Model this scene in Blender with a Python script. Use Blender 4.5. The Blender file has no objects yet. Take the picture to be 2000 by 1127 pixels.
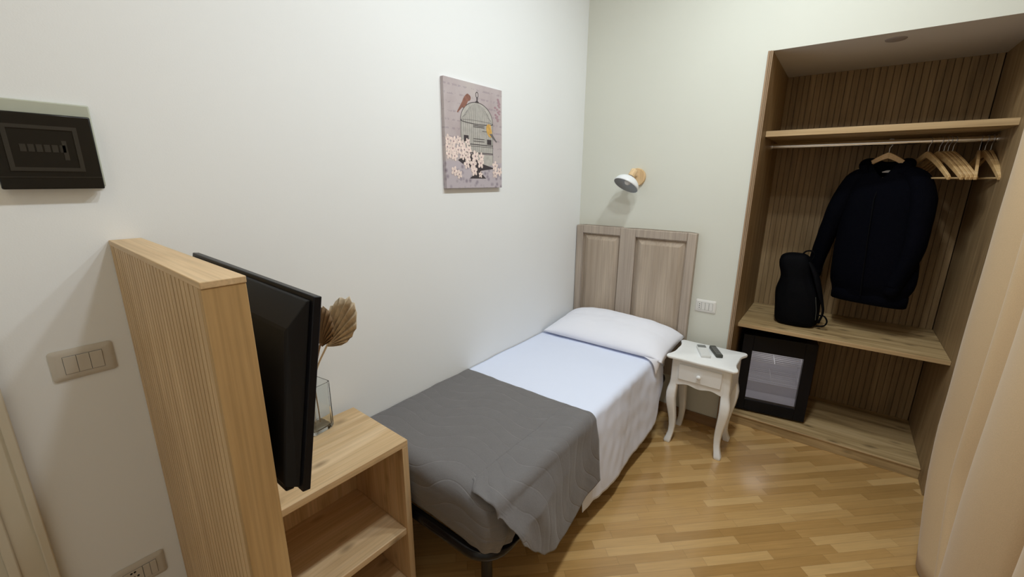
import bpy, bmesh, math, random
from mathutils import Vector, Matrix, noise

random.seed(7)
SC = bpy.context.scene
COL = SC.collection
PI = math.pi

# ------------------------------------------------------------------ camera, world, exposure
cam_data = bpy.data.cameras.new('camera')
cam = bpy.data.objects.new('camera', cam_data)
COL.objects.link(cam)
cam_data.sensor_fit = 'HORIZONTAL'
cam_data.sensor_width = 36.0
cam_data.lens = 826.51 * 36.0 / 2000.0
cam_data.clip_start = 0.02
cam_data.clip_end = 50
_R = [[0.7934892362960326, 0.6085604392182626, 0.0053873649230363925],
      [0.15609163071948734, -0.19495249589581432, -0.9683124119638886],
      [-0.588226346487192, 0.7691863988413131, -0.24968389843132122]]
_m = Matrix.Identity(4)
for i in range(3):
    _m[i][0] = _R[0][i]
    _m[i][1] = -_R[1][i]
    _m[i][2] = -_R[2][i]
_m.translation = Vector((1.48706, -2.74440, 1.55644))
cam.matrix_world = _m
SC.camera = cam

world = bpy.data.worlds.new('world')
SC.world = world
world.use_nodes = True
world.node_tree.nodes['Background'].inputs[0].default_value = (0.9, 0.95, 1.0, 1)
world.node_tree.nodes['Background'].inputs[1].default_value = 0.3

SC.view_settings.view_transform = 'Standard'
SC.view_settings.look = 'None'
SC.view_settings.exposure = 0.07
SC.view_settings.gamma = 1.0
SC.view_settings.use_curve_mapping = False
SC.cycles.max_bounces = 10
SC.cycles.diffuse_bounces = 6
SC.cycles.transparent_max_bounces = 12
SC.cycles.use_denoising = True

# lights: three lamps of the ceiling fixture
ROOM_H = 3.12
LAMPS = [((1.20, -0.85, 3.00), 13.5, (0.88, 0.97, 1.0)),
         ((1.20, -1.38, 3.00), 12.5, (0.88, 0.96, 1.0)),
         ((1.22, -1.92, 3.00), 10.5, (0.91, 0.97, 1.0))]
for (p, e, c) in LAMPS:
    ld = bpy.data.lights.new('ceiling_bulb_light', 'AREA')
    ld.shape = 'DISK'
    ld.size = 0.15
    ld.energy = e
    ld.color = c
    lo = bpy.data.objects.new('ceiling_bulb_light', ld)
    lo.location = p
    COL.objects.link(lo)
# warm fill light added out of view behind the camera
ld = bpy.data.lights.new('added_warm_fill_light', 'AREA')
ld.shape = 'DISK'
ld.size = 0.5
ld.energy = 2.6
ld.color = (1.0, 0.80, 0.52)
lo = bpy.data.objects.new('added_warm_fill_light', ld)
lo.location = (1.0, -3.30, 3.03)
COL.objects.link(lo)


# ------------------------------------------------------------------ material helpers
class NT:
    def __init__(s, name):
        s.m = bpy.data.materials.new(name)
        s.m.use_nodes = True
        s.t = s.m.node_tree
        s.b = s.t.nodes['Principled BSDF']

    def n(s, typ, **kw):
        nd = s.t.nodes.new(typ)
        for k, v in kw.items():
            if k.startswith('i_'):
                key = k[2:]
                key = int(key) if key.isdigit() else key
                nd.inputs[key].default_value = v
            else:
                setattr(nd, k, v)
        return nd

    def l(s, a, b):
        s.t.links.new(a, b)

    def math(s, op, a, b=None, c=None):
        nd = s.n('ShaderNodeMath', operation=op)
        for i, v in enumerate((a, b, c)):
            if v is None:
                continue
            if isinstance(v, (int, float)):
                nd.inputs[i].default_value = v
            else:
                s.l(v, nd.inputs[i])
        return nd.outputs[0]

    def ramp(s, fac, stops, interp='LINEAR'):
        nd = s.n('ShaderNodeValToRGB')
        nd.color_ramp.interpolation = interp
        el = nd.color_ramp.elements
        while len(el) < len(stops):
            el.new(0.5)
        for e, (p, c) in zip(el, stops):
            e.position = p
            e.color = (*c, 1) if len(c) == 3 else c
        s.l(fac, nd.inputs[0])
        return nd.outputs[0]

    def mix(s, fac, a, b, mode='MIX'):
        nd = s.n('ShaderNodeMixRGB', blend_type=mode)
        for i, v in enumerate((fac, a, b)):
            if isinstance(v, (int, float)):
                nd.inputs[i].default_value = v
            elif isinstance(v, tuple):
                nd.inputs[i].default_value = (*v, 1)
            else:
                s.l(v, nd.inputs[i])
        return nd.outputs[0]

    def bump(s, h, strength=0.3, dist=0.01):
        nd = s.n('ShaderNodeBump')
        nd.inputs['Strength'].default_value = strength
        nd.inputs['Distance'].default_value = dist
        s.l(h, nd.inputs['Height'])
        s.l(nd.outputs[0], s.b.inputs['Normal'])

    def coords(s, kind='Object', scale=(1, 1, 1), rot=(0, 0, 0), loc=(0, 0, 0)):
        tc = s.n('ShaderNodeTexCoord')
        mp = s.n('ShaderNodeMapping')
        mp.inputs['Scale'].default_value = scale
        mp.inputs['Rotation'].default_value = rot
        mp.inputs['Location'].default_value = loc
        s.l(tc.outputs[kind], mp.inputs[0])
        return mp.outputs[0]


def plain(name, col, rough=0.5, metal=0.0, spec=0.5, noise_amt=0.04, scale=30, bump=0.0, bscale=200):
    t = NT(name)
    v = t.coords()
    nz = t.n('ShaderNodeTexNoise', i_Scale=scale, i_Detail=3.0)
    t.l(v, nz.inputs['Vector'])
    d = tuple(max(0, c * (1 - noise_amt)) for c in col)
    u = tuple(min(1, c * (1 + noise_amt)) for c in col)
    t.l(t.ramp(nz.outputs[0], [(0.3, d), (0.7, u)]), t.b.inputs['Base Color'])
    t.b.inputs['Roughness'].default_value = rough
    t.b.inputs['Metallic'].default_value = metal
    t.b.inputs['Specular IOR Level'].default_value = spec
    if bump:
        n2 = t.n('ShaderNodeTexNoise', i_Scale=bscale, i_Detail=2.0)
        t.l(v, n2.inputs['Vector'])
        t.bump(n2.outputs[0], bump, 0.001)
    return t.m


def wood(name, dark, mid, light, axis='x', rough=0.5, knots=0.0, fine=1.0, spec=0.3, plank=0.0):
    t = NT(name)
    s = {'x': (1.2, 14, 14), 'y': (14, 1.2, 14), 'z': (14, 14, 1.2)}[axis]
    v = t.coords(scale=s)
    n1 = t.n('ShaderNodeTexNoise', i_Scale=1.4 * fine, i_Detail=6.0, i_Distortion=0.8)
    t.l(v, n1.inputs['Vector'])
    c = t.ramp(n1.outputs[0], [(0.28, dark), (0.5, mid), (0.72, light)])
    s2 = {'x': (2, 90, 90), 'y': (90, 2, 90), 'z': (90, 90, 2)}[axis]
    v2 = t.coords(scale=s2)
    n2 = t.n('ShaderNodeTexNoise', i_Scale=1.6, i_Detail=3.0)
    t.l(v2, n2.inputs['Vector'])
    f = t.ramp(n2.outputs[0], [(0.35, (0.78, 0.78, 0.78)), (0.6, (1.05, 1.05, 1.05))])
    c = t.mix(0.55, c, f, 'MULTIPLY')
    if knots > 0:
        s3 = {'x': (6, 13, 13), 'y': (13, 6, 13), 'z': (13, 13, 6)}[axis]
        vd = t.coords(scale=s3)
        vo = t.n('ShaderNodeTexVoronoi', i_Scale=1.0, i_Randomness=1.0)
        t.l(vd, vo.inputs['Vector'])
        k = t.ramp(vo.outputs['Distance'], [(0.0, (1, 1, 1)), (0.10, (0.6, 0.6, 0.6)), (0.24, (0, 0, 0))])
        wn = t.n('ShaderNodeTexNoise', i_Scale=60.0)
        t.l(vd, wn.inputs['Vector'])
        kf = t.math('MULTIPLY', k, knots)
        c = t.mix(kf, c, tuple(x * 0.35 for x in dark))
    t.l(c, t.b.inputs['Base Color'])
    t.b.inputs['Roughness'].default_value = rough
    t.b.inputs['Specular IOR Level'].default_value = spec
    t.bump(n2.outputs[0], 0.12, 0.001)
    return t.m


def wall_mat(name, col):
    t = NT(name)
    v = t.coords()
    n1 = t.n('ShaderNodeTexNoise', i_Scale=1.6, i_Detail=2.0)
    t.l(v, n1.inputs['Vector'])
    t.l(t.ramp(n1.outputs[0], [(0.3, tuple(c * 0.985 for c in col)), (0.7, tuple(min(1, c * 1.01) for c in col))]), t.b.inputs['Base Color'])
    n2 = t.n('ShaderNodeTexNoise', i_Scale=260.0, i_Detail=3.0)
    t.l(v, n2.inputs['Vector'])
    t.bump(n2.outputs[0], 0.12, 0.0012)
    t.b.inputs['Roughness'].default_value = 0.75
    t.b.inputs['Specular IOR Level'].default_value = 0.2
    return t.m


def parquet():
    t = NT('parquet')
    v = t.coords(rot=(0, 0, -math.radians(44)))
    sp = t.n('ShaderNodeSeparateXYZ')
    t.l(v, sp.inputs[0])
    U, V = sp.outputs[0], sp.outputs[1]
    W, L = 0.0445, 0.30
    rowf = t.math('DIVIDE', V, W)
    row = t.math('FLOOR', rowf)
    rn = t.n('ShaderNodeTexWhiteNoise', noise_dimensions='1D')
    t.l(row, rn.inputs['W'])
    uf = t.math('ADD', t.math('DIVIDE', U, L), t.math('MULTIPLY', rn.outputs[0], 7.31))
    cell = t.math('FLOOR', uf)
    cb = t.n('ShaderNodeCombineXYZ')
    t.l(row, cb.inputs[0])
    t.l(cell, cb.inputs[1])
    cn = t.n('ShaderNodeTexWhiteNoise', noise_dimensions='2D')
    t.l(cb.outputs[0], cn.inputs['Vector'])
    base = t.ramp(cn.outputs[0], [(0.0, (0.42, 0.24, 0.080)), (0.3, (0.50, 0.295, 0.105)), (0.7, (0.57, 0.35, 0.135)), (1.0, (0.67, 0.44, 0.19))])
    # grain along the strip
    v2 = t.coords(rot=(0, 0, -math.radians(44)))
    mp = t.n('ShaderNodeMapping')
    mp.inputs['Scale'].default_value = (3, 60, 1)
    t.l(v2, mp.inputs[0])
    ad = t.n('ShaderNodeVectorMath', operation='ADD')
    t.l(mp.outputs[0], ad.inputs[0])
    t.l(cn.outputs[1], ad.inputs[1])
    gn = t.n('ShaderNodeTexNoise', i_Scale=2.0, i_Detail=5.0)
    t.l(ad.outputs[0], gn.inputs['Vector'])
    g = t.ramp(gn.outputs[0], [(0.3, (0.8, 0.8, 0.8)), (0.7, (1.08, 1.08, 1.08))])
    c = t.mix(0.6, base, g, 'MULTIPLY')
    fr = t.math('FRACT', rowf)
    fu = t.math('FRACT', uf)
    e1 = t.math('MINIMUM', fr, t.math('SUBTRACT', 1.0, fr))
    e2 = t.math('MULTIPLY', t.math('MINIMUM', fu, t.math('SUBTRACT', 1.0, fu)), L / W)
    e = t.math('MINIMUM', e1, e2)
    gap = t.ramp(e, [(0.0, (0.35, 0.35, 0.35)), (0.03, (1, 1, 1))])
    c = t.mix(0.55, c, gap, 'MULTIPLY')
    t.l(c, t.b.inputs['Base Color'])
    rr = t.ramp(cn.outputs[0], [(0.0, (0.24,) * 3), (1.0, (0.32,) * 3)])
    t.l(rr, t.b.inputs['Roughness'])
    t.b.inputs['Specular IOR Level'].default_value = 0.5
    t.b.inputs['Coat Weight'].default_value = 1.0
    t.b.inputs['Coat IOR'].default_value = 1.6
    t.b.inputs['Coat Roughness'].default_value = 0.2
    t.bump(gap, 0.15, 0.0008)
    return t.m


def fabric(name, col, rough=0.9, weave=600, amt=0.05, sheen=0.0, bump=0.2, lowamt=0.0):
    t = NT(name)
    v = t.coords()
    n1 = t.n('ShaderNodeTexNoise', i_Scale=weave, i_Detail=2.0)
    t.l(v, n1.inputs['Vector'])
    t.l(t.ramp(n1.outputs[0], [(0.3, tuple(c * (1 - amt) for c in col)), (0.7, tuple(min(1, c * (1 + amt)) for c in col))]), t.b.inputs['Base Color'])
    t.b.inputs['Roughness'].default_value = rough
    t.b.inputs['Specular IOR Level'].default_value = 0.05
    t.b.inputs['Sheen Weight'].default_value = sheen
    h = n1.outputs[0]
    if lowamt:
        n2 = t.n('ShaderNodeTexNoise', i_Scale=9.0, i_Detail=4.0, i_Distortion=1.2)
        t.l(v, n2.inputs['Vector'])
        h = t.math('ADD', t.math('MULTIPLY', n1.outputs[0], 0.08), t.math('MULTIPLY', n2.outputs[0], lowamt))
        t.bump(h, 0.5, 0.01)
    else:
        t.bump(h, bump, 0.0006)
    return t.m


def quilt():
    """grey bedspread with stitched wave lines running over UV (metres)"""
    t = NT('grey_quilted_fabric')
    tc = t.n('ShaderNodeTexCoord')
    sp = t.n('ShaderNodeSeparateXYZ')
    t.l(tc.outputs['UV'], sp.inputs[0])
    U, V = sp.outputs[0], sp.outputs[1]
    # waves: phase along U (across the bed)
    k = 2 * PI / 0.42
    w = t.math('SINE', t.math('ADD', t.math('MULTIPLY', U, k), t.math('MULTIPLY', V, -7.0)))
    w2 = t.math('SINE', t.math('ADD', t.math('MULTIPLY', U, k * 0.5), t.math('MULTIPLY', V, 3.0)))
    y = t.math('ADD', t.math('ADD', V, t.math('MULTIPLY', w, 0.038)), t.math('ADD', t.math('MULTIPLY', w2, 0.012), t.math('MULTIPLY', U, 0.22)))
    q = t.math('FRACT', t.math('DIVIDE', y, 0.078))
    d = t.math('MINIMUM', q, t.math('SUBTRACT', 1.0, q))
    line = t.ramp(d, [(0.0, (0, 0, 0)), (0.05, (0.55,) * 3), (0.25, (1, 1, 1))])
    stitch = t.ramp(d, [(0.0, (1, 1, 1)), (0.008, (1, 1, 1)), (0.02, (0, 0, 0))])
    v = t.coords()
    n1 = t.n('ShaderNodeTexNoise', i_Scale=420.0, i_Detail=2.0)
    t.l(v, n1.inputs['Vector'])
    c = t.ramp(n1.outputs[0], [(0.3, (0.150, 0.143, 0.145)), (0.7, (0.178, 0.170, 0.172))])
    n3 = t.n('ShaderNodeTexNoise', i_Scale=14.0)
    t.l(tc.outputs['UV'], n3.inputs['Vector'])
    fade = t.ramp(n3.outputs[0], [(0.45, (0.0,) * 3), (0.65, (0.42,) * 3)])
    c = t.mix(t.math('MULTIPLY', stitch, fade), c, (0.34, 0.33, 0.33))
    t.l(c, t.b.inputs['Base Color'])
    t.b.inputs['Roughness'].default_value = 0.85
    t.b.inputs['Specular IOR Level'].default_value = 0.2
    t.b.inputs['Sheen Weight'].default_value = 0.15
    n2 = t.n('ShaderNodeTexNoise', i_Scale=26.0, i_Detail=3.0)
    t.l(v, n2.inputs['Vector'])
    h = t.math('ADD', t.math('MULTIPLY', line, 1.0), t.math('MULTIPLY', n2.outputs[0], 0.9))
    t.bump(h, 0.45, 0.004)
    return t.m


def glass(name, col=(1, 1, 1), rough=0.0, ior=1.45):
    t = NT(name)
    t.b.inputs['Base Color'].default_value = (*col, 1)
    t.b.inputs['Roughness'].default_value = rough
    t.b.inputs['IOR'].default_value = ior
    t.b.inputs['Transmission Weight'].default_value = 1.0
    return t.m


def thin_glass(name, tint):
    t = NT(name)
    t.t.nodes.remove(t.b)
    tr = t.n('ShaderNodeBsdfTransparent')
    tr.inputs[0].default_value = (*tint, 1)
    gl = t.n('ShaderNodeBsdfGlossy')
    gl.inputs['Roughness'].default_value = 0.03
    fr_ = t.n('ShaderNodeFresnel')
    fr_.inputs[0].default_value = 1.45
    mx_ = t.n('ShaderNodeMixShader')
    t.l(fr_.outputs[0], mx_.inputs[0])
    t.l(tr.outputs[0], mx_.inputs[1])
    t.l(gl.outputs[0], mx_.inputs[2])
    t.l(mx_.outputs[0], t.t.nodes['Material Output'].inputs[0])
    return t.m


M = {}
M['wall_left'] = wall_mat('white_plaster', (0.82, 0.84, 0.85))
M['wall_back'] = wall_mat('greige_plaster', (0.665, 0.668, 0.60))
M['ceil'] = wall_mat('ceiling_plaster', (0.85, 0.85, 0.83))
M['disc'] = plain('grey_brown_cover', (0.30, 0.26, 0.25), 0.7)
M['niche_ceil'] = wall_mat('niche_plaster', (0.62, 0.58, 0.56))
M['floor'] = parquet()
OAK = ((0.50, 0.335, 0.175), (0.61, 0.43, 0.24), (0.70, 0.52, 0.32))
M['oak_x'] = wood('oak_board_x', *OAK, axis='x', knots=0.75)
M['oak_y'] = wood('oak_board_y', *OAK, axis='y', knots=0.8)
M['oak_z'] = wood('oak_board_z', *OAK, axis='z', knots=0.35)
PIN = ((0.50, 0.335, 0.175), (0.59, 0.41, 0.225), (0.68, 0.49, 0.28))
M['panel_z'] = wood('slatted_oak_z', *PIN, axis='z')
M['panel_x'] = wood('slatted_oak_x', *PIN, axis='x')
M['panel_top'] = wood('panel_top_oak', (0.56, 0.39, 0.22), (0.63, 0.45, 0.26), (0.69, 0.52, 0.32), axis='x')
M['edge_z'] = wood('panel_end_oak', (0.42, 0.265, 0.115), (0.48, 0.31, 0.14), (0.54, 0.36, 0.17), axis='z')
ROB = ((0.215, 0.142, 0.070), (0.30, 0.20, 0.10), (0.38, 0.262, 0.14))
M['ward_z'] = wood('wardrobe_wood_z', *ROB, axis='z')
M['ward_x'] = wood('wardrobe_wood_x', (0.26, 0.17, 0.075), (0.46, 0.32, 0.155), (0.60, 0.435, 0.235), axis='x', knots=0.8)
M['ward_edge'] = wood('wardrobe_shelf_edge', (0.42, 0.28, 0.14), (0.52, 0.36, 0.19), (0.60, 0.43, 0.24), axis='x')
M['ward_trim'] = wood('wardrobe_edging', (0.30, 0.19, 0.11), (0.36, 0.25, 0.16), (0.48, 0.36, 0.25), axis='z', fine=0.6)
M['base'] = wood('baseboard_wood', (0.20, 0.115, 0.055), (0.26, 0.155, 0.075), (0.31, 0.19, 0.10), axis='x')
M['head'] = wood('taupe_stained_wood', (0.36, 0.285, 0.215), (0.43, 0.35, 0.275), (0.51, 0.42, 0.33), axis='z', rough=0.5, fine=0.7)
M['headf'] = wood('taupe_stained_frame', (0.38, 0.315, 0.26), (0.43, 0.36, 0.30), (0.47, 0.395, 0.325), axis='z', rough=0.5)
M['white_lacquer'] = plain('white_lacquer', (0.86, 0.87, 0.87), 0.35, noise_amt=0.01)
M['white_plastic'] = plain('white_plastic', (0.74, 0.73, 0.70), 0.35, noise_amt=0.01)
M['beige_plastic'] = plain('ivory_plastic', (0.56, 0.52, 0.455), 0.32, noise_amt=0.01)
M['hole'] = plain('socket_hole_black', (0.01, 0.01, 0.01), 0.8)
M['black_plastic'] = plain('black_plastic', (0.006, 0.006, 0.008), 0.35, spec=0.18, noise_amt=0.0)
M['black_matte'] = plain('black_matte_plastic', (0.007, 0.007, 0.008), 0.5, spec=0.25, noise_amt=0.0)
M['screen'] = plain('tv_screen', (0.008, 0.008, 0.01), 0.12, noise_amt=0.0)
M['black_metal'] = plain('black_metal', (0.008, 0.008, 0.011), 0.25, spec=0.35)
M['chrome'] = plain('chrome', (0.88, 0.88, 0.9), 0.22, metal=1.0, noise_amt=0.0)
M['steel'] = plain('steel_wire', (0.6, 0.6, 0.62), 0.3, metal=1.0, noise_amt=0.0)
M['sheet'] = fabric('white_cotton_sheet', (0.75, 0.805, 0.965), weave=900, amt=0.015, lowamt=0.16)
M['pillow'] = fabric('white_pillow_cotton', (0.84, 0.85, 0.93), weave=900, amt=0.015, lowamt=0.22)
M['mattress'] = fabric('white_fitted_sheet', (0.72, 0.72, 0.73), weave=700, amt=0.02, lowamt=0.2)
M['quilt'] = quilt()
M['curtain'] = fabric('beige_curtain_velvet', (0.56, 0.40, 0.235), weave=500, amt=0.06, sheen=0.22)
M['black_cloth'] = fabric('black_navy_fleece', (0.0018, 0.0020, 0.0042), weave=300, amt=0.3, lowamt=0.5)
M['black_nylon'] = fabric('black_nylon', (0.0035, 0.0035, 0.0045), rough=0.7, weave=400, amt=0.2, lowamt=0.5)
M['pine'] = wood('hanger_wood', (0.50, 0.31, 0.13), (0.62, 0.41, 0.19), (0.70, 0.49, 0.26), axis='y', rough=0.35, spec=0.5)
M['lamp_wood'] = wood('lamp_beech', (0.62, 0.42, 0.22), (0.72, 0.51, 0.29), (0.80, 0.60, 0.36), axis='z', fine=0.6)
M['shade'] = plain('white_painted_metal', (0.80, 0.82, 0.84), 0.35, noise_amt=0.0)
M['shade_in'] = plain('grey_painted_metal', (0.36, 0.38, 0.40), 0.5, noise_amt=0.0)
M['bulb'] = plain('frosted_bulb', (0.75, 0.73, 0.70), 0.3, noise_amt=0.0)
M['glass'] = glass('clear_glass', (0.97, 0.99, 0.98))
M['fridge_glass'] = thin_glass('fridge_glass', (0.90, 0.90, 0.93))
M['smoke'] = plain('smoked_plastic', (0.012, 0.011, 0.009), 0.25, spec=0.25, noise_amt=0.0)
M['smoke2'] = plain('smoked_plastic_light', (0.022, 0.020, 0.016), 0.35, noise_amt=0.0)
M['box_grey'] = plain('light_grey_plastic', (0.44, 0.46, 0.38), 0.5, noise_amt=0.01)
M['liner'] = plain('fridge_liner', (0.82, 0.82, 0.86), 0.5, noise_amt=0.01)
M['leaf_l'] = wood('dry_palm_light', (0.62, 0.50, 0.35), (0.74, 0.61, 0.44), (0.84, 0.72, 0.54), axis='z', rough=0.8)
M['leaf_d'] = wood('dry_palm_brown', (0.18, 0.115, 0.06), (0.27, 0.18, 0.105), (0.36, 0.25, 0.15), axis='z', rough=0.8)
M['remote_w'] = plain('white_remote_plastic', (0.72, 0.73, 0.72), 0.4, noise_amt=0.0)
M['remote_d'] = plain('dark_grey_remote', (0.055, 0.058, 0.05), 0.5, noise_amt=0.05)
M['display'] = plain('grey_display', (0.16, 0.17, 0.17), 0.25, noise_amt=0.02)
M['button'] = plain('grey_buttons', (0.20, 0.20, 0.20), 0.5)
M['door_paint'] = plain('cream_door_paint', (0.62, 0.57, 0.46), 0.4, noise_amt=0.03, scale=5)
M['label'] = plain('woven_label', (0.55, 0.50, 0.46), 0.7)

# ------------------------------------------------------------------ object helpers


def finish(name, bm, mats, parent=None, smooth=None, bevel=None, origin=None):
    """world-space bmesh -> object whose origin sits at origin / parent"""
    me = bpy.data.meshes.new(name)
    o = bpy.data.objects.new(name, me)
    COL.objects.link(o)
    base = Matrix.Identity(4)
    if parent is not None:
        o.parent = parent
        base = WM[parent.name]
    if origin is not None:
        loc = base.inverted() @ Vector(origin)
        o.location = loc
        W = base @ Matrix.Translation(loc)
    else:
        W = base
    WM[o.name] = W
    bm.transform(W.inverted())
    bmesh.ops.recalc_face_normals(bm, faces=bm.faces)
    bm.to_mesh(me)
    bm.free()
    if not isinstance(mats, (list, tuple)):
        mats = [mats]
    for m in mats:
        me.materials.append(m)
    if smooth is not None:
        for p in me.polygons:
            p.use_smooth = True
        me.set_sharp_from_angle(angle=math.radians(smooth))
    if bevel:
        md = o.modifiers.new('bevel', 'BEVEL')
        md.width = bevel
        md.segments = 2
        md.limit_method = 'ANGLE'
        md.angle_limit = math.radians(40)
    return o


WM = {}


def thing(name, label, cat, loc=(0, 0, 0), rotz=0.0, group=None):
    o = bpy.data.objects.new(name, None)
    o.empty_display_size = 0.1
    COL.objects.link(o)
    o.location = loc
    o.rotation_euler = (0, 0, rotz)
    WM[o.name] = Matrix.Translation(loc) @ Matrix.Rotation(rotz, 4, 'Z')
    tag(o, label, cat, group)
    return o


def tag(o, label, cat, group=None):
    o['label'] = label
    o['category'] = cat
    if group:
        o['group'] = group
    return o


def struct(o):
    o['kind'] = 'structure'
    return o


def add_box(bm, x0, x1, y0, y1, z0, z1, mat=0, mx=None):
    ps = [(x0, y0, z0), (x1, y0, z0), (x1, y1, z0), (x0, y1, z0), (x0, y0, z1), (x1, y0, z1), (x1, y1, z1), (x0, y1, z1)]
    vs = [bm.verts.new((mx @ Vector(p)) if mx else p) for p in ps]
    for f in ((0, 3, 2, 1), (4, 5, 6, 7), (0, 1, 5, 4), (1, 2, 6, 5), (2, 3, 7, 6), (3, 0, 4, 7)):
        fc = bm.faces.new([vs[i] for i in f])
        fc.material_index = mat
    return vs


def box(name, x0, x1, y0, y1, z0, z1, mat, parent=None, bevel=None, mx=None, origin=None):
    bm = bmesh.new()
    add_box(bm, x0, x1, y0, y1, z0, z1, 0, mx)
    return finish(name, bm, mat, parent, bevel=bevel, origin=origin, smooth=30 if bevel else None)


def frame_from(d):
    d = Vector(d).normalized()
    a = Vector((0, 0, 1)) if abs(d.z) < 0.9 else Vector((1, 0, 0))
    u = d.cross(a).normalized()
    w = d.cross(u).normalized()
    return u, w


def add_tube(bm, pts, radii, seg=12, mat=0, closed=False, flat=1.0, cap=True):
    pts = [Vector(p) for p in pts]
    n = len(pts)
    if not isinstance(radii, (list, tuple)):
        radii = [radii] * n
    rings = []
    pu = None
    for i, p in enumerate(pts):
        if closed:
            d = pts[(i + 1) % n] - pts[i - 1]
        else:
            d = pts[min(i + 1, n - 1)] - pts[max(i - 1, 0)]
        d.normalize()
        if pu is None:
            u, w = frame_from(d)
        else:
            u = (pu - d * pu.dot(d))
            if u.length < 1e-6:
                u, w = frame_from(d)
            u.normalize()
            w = d.cross(u)
        pu = u
        r = radii[i]
        rings.append([bm.verts.new(p + u * (r * math.cos(2 * PI * k / seg)) + w * (r * flat * math.sin(2 * PI * k / seg))) for k in range(seg)])
    m = n if closed else n - 1
    for i in range(m):
        a, b = rings[i], rings[(i + 1) % n]
        for k in range(seg):
            f = bm.faces.new((a[k], a[(k + 1) % seg], b[(k + 1) % seg], b[k]))
            f.material_index = mat
    if not closed and cap:
        for rr in (rings[0], rings[-1]):
            f = bm.faces.new(rr)
            f.material_index = mat
    return rings


def add_lathe(bm, prof, mx=None, seg=32, mat=0, cap=False):
    """prof = [(r, h)] about local z"""
    mx = mx or Matrix.Identity(4)
    rings = []
    for r, h in prof:
        if r < 1e-6:
            rings.append([bm.verts.new(mx @ Vector((0, 0, h)))])
        else:
            rings.append([bm.verts.new(mx @ Vector((r * math.cos(2 * PI * k / seg), r * math.sin(2 * PI * k / seg), h))) for k in range(seg)])
    for a, b in zip(rings, rings[1:]):
        for k in range(seg):
            k2 = (k + 1) % seg
            if len(a) == 1 and len(b) == 1:
                continue
            if len(a) == 1:
                f = bm.faces.new((a[0], b[k2], b[k]))
            elif len(b) == 1:
                f = bm.faces.new((a[k], a[k2], b[0]))
            else:
                f = bm.faces.new((a[k], a[k2], b[k2], b[k]))
            f.material_index = mat
    if cap:
        for rr in (rings[0], rings[-1]):
            if len(rr) > 2:
                f = bm.faces.new(rr)
                f.material_index = mat
    return rings


def add_prism(bm, outline, h0, h1, mx=None, mat=0):
    """outline = [(a,b)] in local xy, extruded along local z h0..h1"""
    mx = mx or Matrix.Identity(4)
    lo = [bm.verts.new(mx @ Vector((a, b, h0))) for a, b in outline]
    hi = [bm.verts.new(mx @ Vector((a, b, h1))) for a, b in outline]
    n = len(outline)
    for i in range(n):
        f = bm.faces.new((lo[i], lo[(i + 1) % n], hi[(i + 1) % n], hi[i]))
        f.material_index = mat
    for vs in (lo, hi):
        f = bm.faces.new(vs)
        f.material_index = mat


def add_loft(bm, rings_pts, mat=0, cap=True, closed=True):
    rings = [[bm.verts.new(p) for p in r] for r in rings_pts]
    n = len(rings[0])
    m = n if closed else n - 1
    for a, b in zip(rings, rings[1:]):
        for k in range(m):
            f = bm.faces.new((a[k], a[(k + 1) % n], b[(k + 1) % n], b[k]))
            f.material_index = mat
    if cap and closed:
        for r in (rings[0], rings[-1]):
            f = bm.faces.new(r)
            f.material_index = mat
    return rings


def add_grid(bm, nu, nv, fn, mat=0, uvfn=None):
    """fn(i/nu, j/nv) -> point"""
    g = [[bm.verts.new(fn(i / nu, j / nv)) for j in range(nv + 1)] for i in range(nu + 1)]
    uvl = bm.loops.layers.uv.verify() if uvfn else None
    for i in range(nu):
        for j in range(nv):
            f = bm.faces.new((g[i][j], g[i + 1][j], g[i + 1][j + 1], g[i][j + 1]))
            f.material_index = mat
            if uvfn:
                for lp, (a, b) in zip(f.loops, ((i, j), (i + 1, j), (i + 1, j + 1), (i, j + 1))):
                    lp[uvl].uv = uvfn(a / nu, b / nv)
    return g


def solidify(o, th, offset=-1):
    md = o.modifiers.new('thickness', 'SOLIDIFY')
    md.thickness = th
    md.offset = offset


def subsurf(o, n=1):
    md = o.modifiers.new('smooth', 'SUBSURF')
    md.levels = n
    md.render_levels = n


def interp(tbl, x):
    if x <= tbl[0][0]:
        return tbl[0][1]
    for (a, va), (b, vb) in zip(tbl, tbl[1:]):
        if x <= b:
            t = (x - a) / (b - a)
            t = t * t * (3 - 2 * t) * 0.5 + t * 0.5
            return va + (vb - va) * t
    return tbl[-1][1]


def catmull(pts, n=8, closed=False):
    pts = [Vector(p) for p in pts]
    out = []
    m = len(pts)
    rng = m if closed else m - 1
    for i in range(rng):
        p0 = pts[(i - 1) % m] if closed or i > 0 else pts[0]
        p1 = pts[i]
        p2 = pts[(i + 1) % m]
        p3 = pts[(i + 2) % m] if closed or i + 2 < m else pts[-1]
        for k in range(n):
            t = k / n
            out.append(0.5 * ((2 * p1) + (-p0 + p2) * t + (2 * p0 - 5 * p1 + 4 * p2 - p3) * t * t + (-p0 + 3 * p1 - 3 * p2 + p3) * t * t * t))
    if not closed:
        out.append(pts[-1])
    return out


def rounded_rect(w, h, r, n=5, cx=0.0, cy=0.0):
    out = []
    for (sx, sy, a0) in ((1, -1, -90), (1, 1, 0), (-1, 1, 90), (-1, -1, 180)):
        for k in range(n + 1):
            a = math.radians(a0 + 90 * k / n)
            out.append((cx + sx * (w / 2 - r) + r * math.cos(a), cy + sy * (h / 2 - r) + r * math.sin(a)))
    return out


# ------------------------------------------------------------------ room
NX, NR, NZ, NY = 1.063, 2.061, 2.208, 0.739      # wardrobe recess: left, right, top, back
XR, YF = 2.13, -3.65                             # right wall, wall behind the camera


def plaster_wall(name, boxes, mat):
    bm = bmesh.new()
    for b in boxes:
        add_box(bm, *b)
    return struct(finish(name, bm, mat))


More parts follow.
